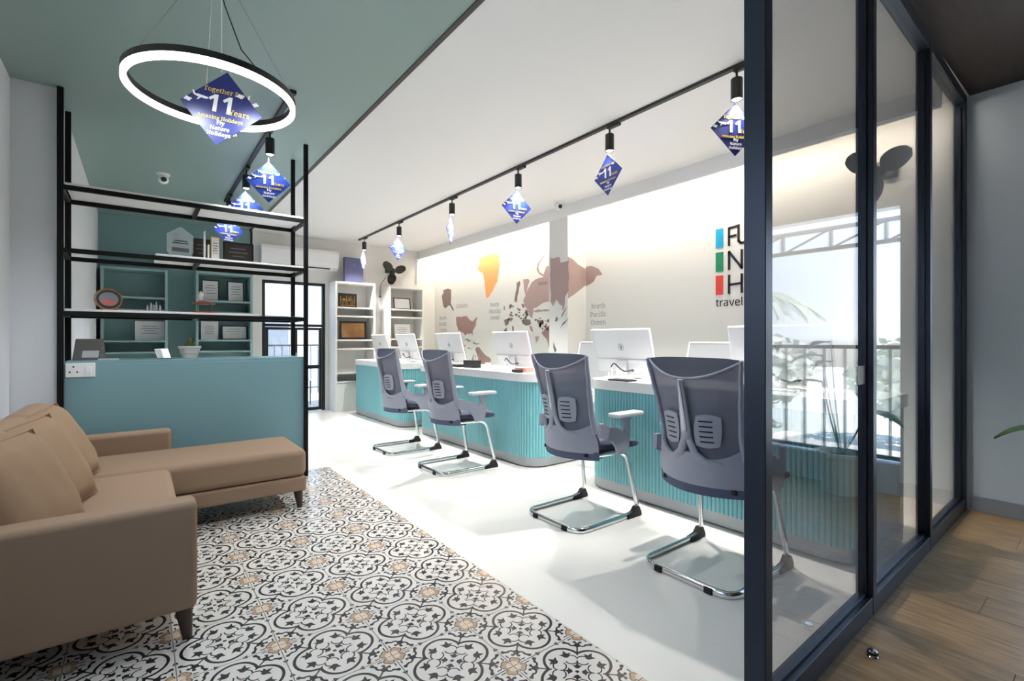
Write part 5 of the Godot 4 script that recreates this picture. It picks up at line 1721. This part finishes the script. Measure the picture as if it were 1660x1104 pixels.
func small_things() -> void:
	# ---- rack, upper shelf
	var y := 1.731
	var aw := thing("acrylic_award", "clear pointed acrylic award on the upper rack shelf", "award", Vector3(0.24, y, -4.40), 0.15)
	part(sh().rbox(Vector3(0, 0.008, 0), Vector3(0.085, 0.016, 0.05), 0.003), "foot", M.acrylic, aw)
	var s := sh()
	s.prism(PackedVector2Array([Vector2(-0.048, 0.016), Vector2(0.048, 0.016), Vector2(0.082, 0.055), Vector2(0.082, 0.185), Vector2(0.0, 0.245), Vector2(-0.082, 0.185), Vector2(-0.082, 0.055)]), -0.009, 0.009)
	part(s, "plate", M.acrylic, aw)
	for k in 5:
		part(sh().box(Vector3([-0.03, -0.025, -0.02, 0.0, 0.0][k], 0.188 - 0.017 * k, 0.0096), Vector3([0.025, 0.03, 0.045, 0.085, 0.10][k], 0.004 if k < 3 else 0.007, 0.0008)), "print_line", M.ink_grey if k < 3 else M.ink_black, aw)
	part(sh().box(Vector3(0, 0.07, 0.0095), Vector3(0.11, 0.03, 0.001)), "gold_band", M.silver, aw)
	frame("award_plaque", "dark plaque standing behind the acrylic award", Vector3(0.385, y, -4.50), 0.12, 0.19, 0.012, M.frame_black, M.plaque_brown, 0.05, 0, 3, "plaque")
	frame("award_plaque", "wide dark skyline plaque at the shelf's right end", Vector3(0.64, y, -4.50), 0.22, 0.19, 0.012, M.frame_black, M.plaque_brown, 0.05, 0, 3, "plaque")
	for a in [[0.392, 0.225, "taller thin white slab award beside the acrylic award"], [0.417, 0.125, "shorter thin white slab award beside the acrylic award"]]:
		single(sh().rbox(Vector3(a[0], y + a[1] / 2, -4.38), Vector3(0.010, a[1], 0.06), 0.002), "slab_award", M.plastic_white, a[2], "award")
	frame("printed_stand", "slim cream stand with photo strips under the blue card", Vector3(0.462, y, -4.36), 0.062, 0.19, 0.004, M.gold, M.paper, 0.03, 0.2, 5, "stand")
	# ---- rack, lower shelf
	y = 1.326
	var pl := thing("award_plate", "oval gold and red award plate on the lower rack shelf", "plate", Vector3(-0.175, y, -4.40), 0.2)
	var disc := func(rx: float, ry: float, z: float, t: float, m: Material, nm: String):
		var q := sh()
		q.xf = Transform3D(Basis(Vector3(1, 0, 0), -0.16).scaled_local(Vector3(rx, ry, 1)) * Basis(Vector3(1, 0, 0), PI / 2), Vector3(0, 0.082, z))
		q.lathe([Vector2(0, t), Vector2(0.93, t), Vector2(1, t * 0.5), Vector2(1, 0), Vector2(0, 0)], 36)
		part(q, nm, m, pl)
	disc.call(0.078, 0.080, 0.0, 0.008, M.gold_dark, "rim")
	disc.call(0.067, 0.066, 0.008, 0.004, M.ink_black, "dark_band")
	disc.call(0.054, 0.050, 0.012, 0.003, M.dull_silver, "centre")
	var q2 := sh()
	q2.xf = Transform3D(Basis(Vector3(1, 0, 0), -0.16), Vector3(0, 0.082, 0.016))
	q2.prism(PackedVector2Array([Vector2(-0.048, -0.008), Vector2(-0.02, 0.006), Vector2(0.02, -0.016), Vector2(0.046, -0.006), Vector2(0.03, -0.036), Vector2(0.0, -0.046), Vector2(-0.03, -0.038)]), 0.0, 0.002)
	part(q2, "red_emblem", M.red_lacquer, pl)
	part(sh().rbox(Vector3(0, 0.006, -0.01), Vector3(0.09, 0.012, 0.05), 0.003), "stand", M.ink_black, pl)
	var sk := thing("skyline_ornament", "small silver skyline ornament on the lower rack shelf", "ornament", Vector3(0.08, y, -4.40))
	part(sh().rbox(Vector3(0, 0.004, 0), Vector3(0.10, 0.008, 0.04), 0.002), "base", M.silver, sk)
	for a in [[-0.036, 0.045], [-0.016, 0.065], [0.0, 0.05], [0.014, 0.07], [0.036, 0.05]]:
		part(sh().tube([Vector3(a[0], 0.008, 0), Vector3(a[0], 0.008 + a[1] * 0.7, 0), Vector3(a[0], 0.008 + a[1], 0)], [0.008, 0.006, 0.001], 8), "tower", M.silver, sk)
	var red := thing("lacquer_ornament", "red lacquer pavilion ornament on the lower rack shelf", "ornament", Vector3(0.39, y, -4.40))
	part(sh().lathe([Vector2(0, 0.012), Vector2(0.11, 0.012), Vector2(0.125, 0.006), Vector2(0.12, 0.0), Vector2(0, 0)], 32), "base", M.red_lacquer, red)
	for x in [-0.042, 0.042]:
		part(sh().tube([Vector3(x, 0.012, 0), Vector3(x, 0.075, 0)], 0.005, 8), "column", M.green, red)
	part(sh().lathe([Vector2(0, 0.105), Vector2(0.03, 0.095), Vector2(0.074, 0.085), Vector2(0.078, 0.074), Vector2(0, 0.074)], 28), "roof", M.red_dark, red)
	part(sh().lathe([Vector2(0, 0.175), Vector2(0.012, 0.165), Vector2(0.022, 0.14), Vector2(0.014, 0.115), Vector2(0.02, 0.105), Vector2(0, 0.102)], 20, Vector3(-0.02, 0, 0)), "figure", M.pot_white, red)
	single(sh().rbox(Vector3(0.665, 1.3305 - 0.001, -4.36), Vector3(0.11, 0.010, 0.07), 0.003), "flat_box", M.grey_plastic, "flat dark box at the right end of lower shelf", "box")
	# ---- low counter top
	var cal := thing("desk_calendar", "grey tent calendar on the low counter beside the socket", "calendar", Vector3(-0.275, 0.9865, -4.42), -0.25)
	s = sh()
	s.xf = Transform3D(Basis(Vector3(0, 0, 1), Vector3(0, 1, 0), Vector3(-1, 0, 0)), Vector3.ZERO)
	s.prism(PackedVector2Array([Vector2(-0.06, 0.0), Vector2(0.06, 0.0), Vector2(0.004, 0.145), Vector2(-0.004, 0.145)]), -0.075, 0.075)
	part(s, "card", M.card_grey, cal)
	var pg := sh()
	pg.xf = Transform3D(Basis(Vector3(1, 0, 0), -0.37), Vector3(0, 0.012, 0.058))
	pg.box(Vector3(0.02, 0.03, 0.001), Vector3(0.09, 0.05, 0.002))
	part(pg, "page", M.paper, cal)
	single(sh().rbox(Vector3(-0.17, 0.9915, -4.31), Vector3(0.11, 0.010, 0.08), 0.002), "note_pad", M.paper, "white note pad in front of the tent calendar", "note pad")
	var pot := thing("potted_cactus", "small cactus in a ribbed white pot on the low counter", "plant", Vector3(0.30, 0.9865, -4.40))
	part(sh().lathe([Vector2(0, 0), Vector2(0.048, 0), Vector2(0.055, 0.03), Vector2(0.06, 0.036), Vector2(0.066, 0.07), Vector2(0.074, 0.075), Vector2(0.074, 0.092), Vector2(0.066, 0.092), Vector2(0.064, 0.078), Vector2(0, 0.078)], 32), "pot", M.pot_white, pot)
	part(sh().lathe([Vector2(0, 0.083), Vector2(0.063, 0.082)], 24), "soil", M.soil, pot)
	for a in [[0.0, 0.018, 0.075], [0.026, 0.014, 0.05], [-0.02, 0.013, 0.04]]:
		part(sh().lathe([Vector2(0, 0.08), Vector2(a[1], 0.085), Vector2(a[1] * 1.1, 0.08 + a[2] * 0.6), Vector2(a[1] * 0.7, 0.08 + a[2] * 0.9), Vector2(0, 0.08 + a[2])], 12, Vector3(a[0], 0, 0)), "stem", M.cactus, pot)
	# ---- ceiling cameras
	for a in [[Vector3(0.18, H, -5.78), "white dome camera on the teal ceiling"], [Vector3(3.86, H, -4.13), "white dome camera on the white ceiling near pillar"]]:
		var c := thing("dome_camera", a[1], "camera", a[0])
		part(sh().lathe([Vector2(0, -0.02), Vector2(0.05, -0.02), Vector2(0.055, -0.012), Vector2(0.055, 0)], 24), "base", M.plastic_white, c)
		var d := sh()
		d.xf = Transform3D(Basis(), Vector3(0, -0.055, 0))
		var prof := []
		for k in 11:
			var t := PI * k / 10.0
			prof.append(Vector2(sin(t) * 0.045, cos(t) * 0.045))
		prof.reverse()
		d.lathe(prof, 20)
		part(d, "head", M.plastic_white, c)
		var e := sh()
		e.xf = Transform3D(Basis.looking_at(Vector3(0, 0.35, -1) if a[0].x > 2 else Vector3(-0.1, 0.3, -1)), Vector3(0, -0.058, 0.02)) * Transform3D(Basis(Vector3(1, 0, 0), PI / 2), Vector3.ZERO)
		e.lathe([Vector2(0, 0.034), Vector2(0.02, 0.034), Vector2(0.024, 0.028), Vector2(0.024, 0.0), Vector2(0, 0.0)], 20)
		part(e, "lens", M.screen_black, c)
	# ---- on the counters
	var ty := 0.825
	var pb := thing("pen_box", "black pen box on the middle counter", "pen box", Vector3(2.86, ty, -4.42))
	part(sh().rbox(Vector3(0, 0.04, 0), Vector3(0.10, 0.08, 0.20), 0.003), "box", M.ink_black, pb)
	for a in [[-0.03, 0.05, 0.02], [0.0, 0.06, 0.035], [0.02, 0.045, 0.06], [0.01, 0.07, -0.02]]:
		part(sh().tube([Vector3(a[0], 0.03, a[2]), Vector3(a[0] + 0.01, 0.08 + a[1], a[2] + 0.03)], 0.004, 6), "pen", M.grey_plastic, pb)
	single(sh().lathe([Vector2(0, 0), Vector2(0.028, 0), Vector2(0.032, 0.06), Vector2(0.029, 0.06), Vector2(0.026, 0.006), Vector2(0, 0.006)], 20, Vector3(2.93, ty, -4.22)), "paper_cup", M.plastic_white, "small white cup beside the black pen box", "cup")
	single(sh().rbox(Vector3(2.86, ty + 0.02, -3.52), Vector3(0.10, 0.04, 0.17), 0.004), "pink_box", M.pink_box, "pink card box on the middle counter before the computer", "box")
	single(sh().rbox(Vector3(2.76, ty + 0.014, -3.50), Vector3(0.06, 0.028, 0.11), 0.012, 3), "computer_mouse", M.rubber, "dark mouse beside the pink box", "mouse")
	single(sh().rbox(Vector3(2.79, ty + 0.006, -2.30), Vector3(0.10, 0.012, 0.19), 0.003), "card_holder", M.rubber, "flat dark holder on the nearest counter below the cable", "holder")
	single(sh().rbox(Vector3(2.86, ty + 0.012, -4.68), Vector3(0.17, 0.024, 0.20), 0.003), "notebook", M.rubber, "dark notebook beside the pen box", "notebook")
	var ph := thing("desk_phone", "dark desk telephone on the farthest counter", "telephone", Vector3(2.85, ty, -6.72))
	part(sh().rbox(Vector3(0, 0.03, 0), Vector3(0.17, 0.06, 0.19), 0.012, 2), "base", M.rubber, ph)
	part(sh().tube([Vector3(-0.02, 0.075, -0.10), Vector3(-0.02, 0.088, -0.05), Vector3(-0.02, 0.088, 0.05), Vector3(-0.02, 0.075, 0.10)], 0.018, 8), "handset", M.rubber, ph)
	# ---- door stop on the planks
	var ds := thing("door_stop", "small chrome door stop on the wooden floor", "door stop", Vector3(2.06, 0, -0.575))
	part(sh().lathe([Vector2(0, 0.022), Vector2(0.012, 0.022), Vector2(0.015, 0.019), Vector2(0.015, 0.004), Vector2(0.018, 0.0), Vector2(0, 0)], 20), "stud", M.chrome, ds)
	part(sh().lathe([Vector2(0.0155, 0.016), Vector2(0.0175, 0.014), Vector2(0.0175, 0.009), Vector2(0.0155, 0.007)], 20), "rubber_band", M.rubber, ds)
	# ---- plant beside the balcony opening
	var pt := thing("potted_plant", "broad leaved potted plant beside the grey wall", "plant", Vector3(4.13, 0, -0.09))
	part(sh().lathe([Vector2(0, 0), Vector2(0.11, 0), Vector2(0.15, 0.26), Vector2(0.16, 0.27), Vector2(0.16, 0.30), Vector2(0.14, 0.30), Vector2(0.135, 0.26), Vector2(0, 0.26)], 28), "pot", M.pot_white, pt)
	part(sh().lathe([Vector2(0, 0.265), Vector2(0.135, 0.262)], 24), "soil", M.soil, pt)
	for a in [[-2.1, 0.42, 0.62, 0.27], [2.2, 0.25, 1.0, 0.22], [0.9, 0.2, 0.95, 0.2], [1.6, 0.25, 0.8, 0.28], [2.7, 0.2, 1.1, 0.2]]:
		leaf(pt, a[0], a[1], a[2], a[3])


func leaf(parent: Node, turn: float, reach: float, height: float, length: float) -> void:
	var dir := Vector3(cos(turn), 0, sin(turn))
	var side := dir.cross(Vector3.UP)
	var tip := Vector3(0, 0.262, 0)
	var top := dir * reach * 0.5 + Vector3(0, height, 0)
	var stem := part(sh().tube([tip, (tip + top) / 2 + dir * 0.01, top], [0.007, 0.006, 0.004], 6), "stem", M.leaf, parent)
	var rows := []
	for i in 9:
		var t := i / 8.0
		var w := 0.055 * sin(pow(t, 0.75) * PI) + 0.002
		var c := top + dir * (length * t) + Vector3(0, length * (0.25 * t - 0.5 * t * t), 0)
		var line := PackedVector3Array()
		for j in 5:
			var u := j / 2.0 - 1.0
			line.append(c + side * u * w + Vector3(0, 0.012 * u * u, 0))
		rows.append(line)
	part(sh().sheet(rows, 0.0015), "leaf", M.leaf, stem)
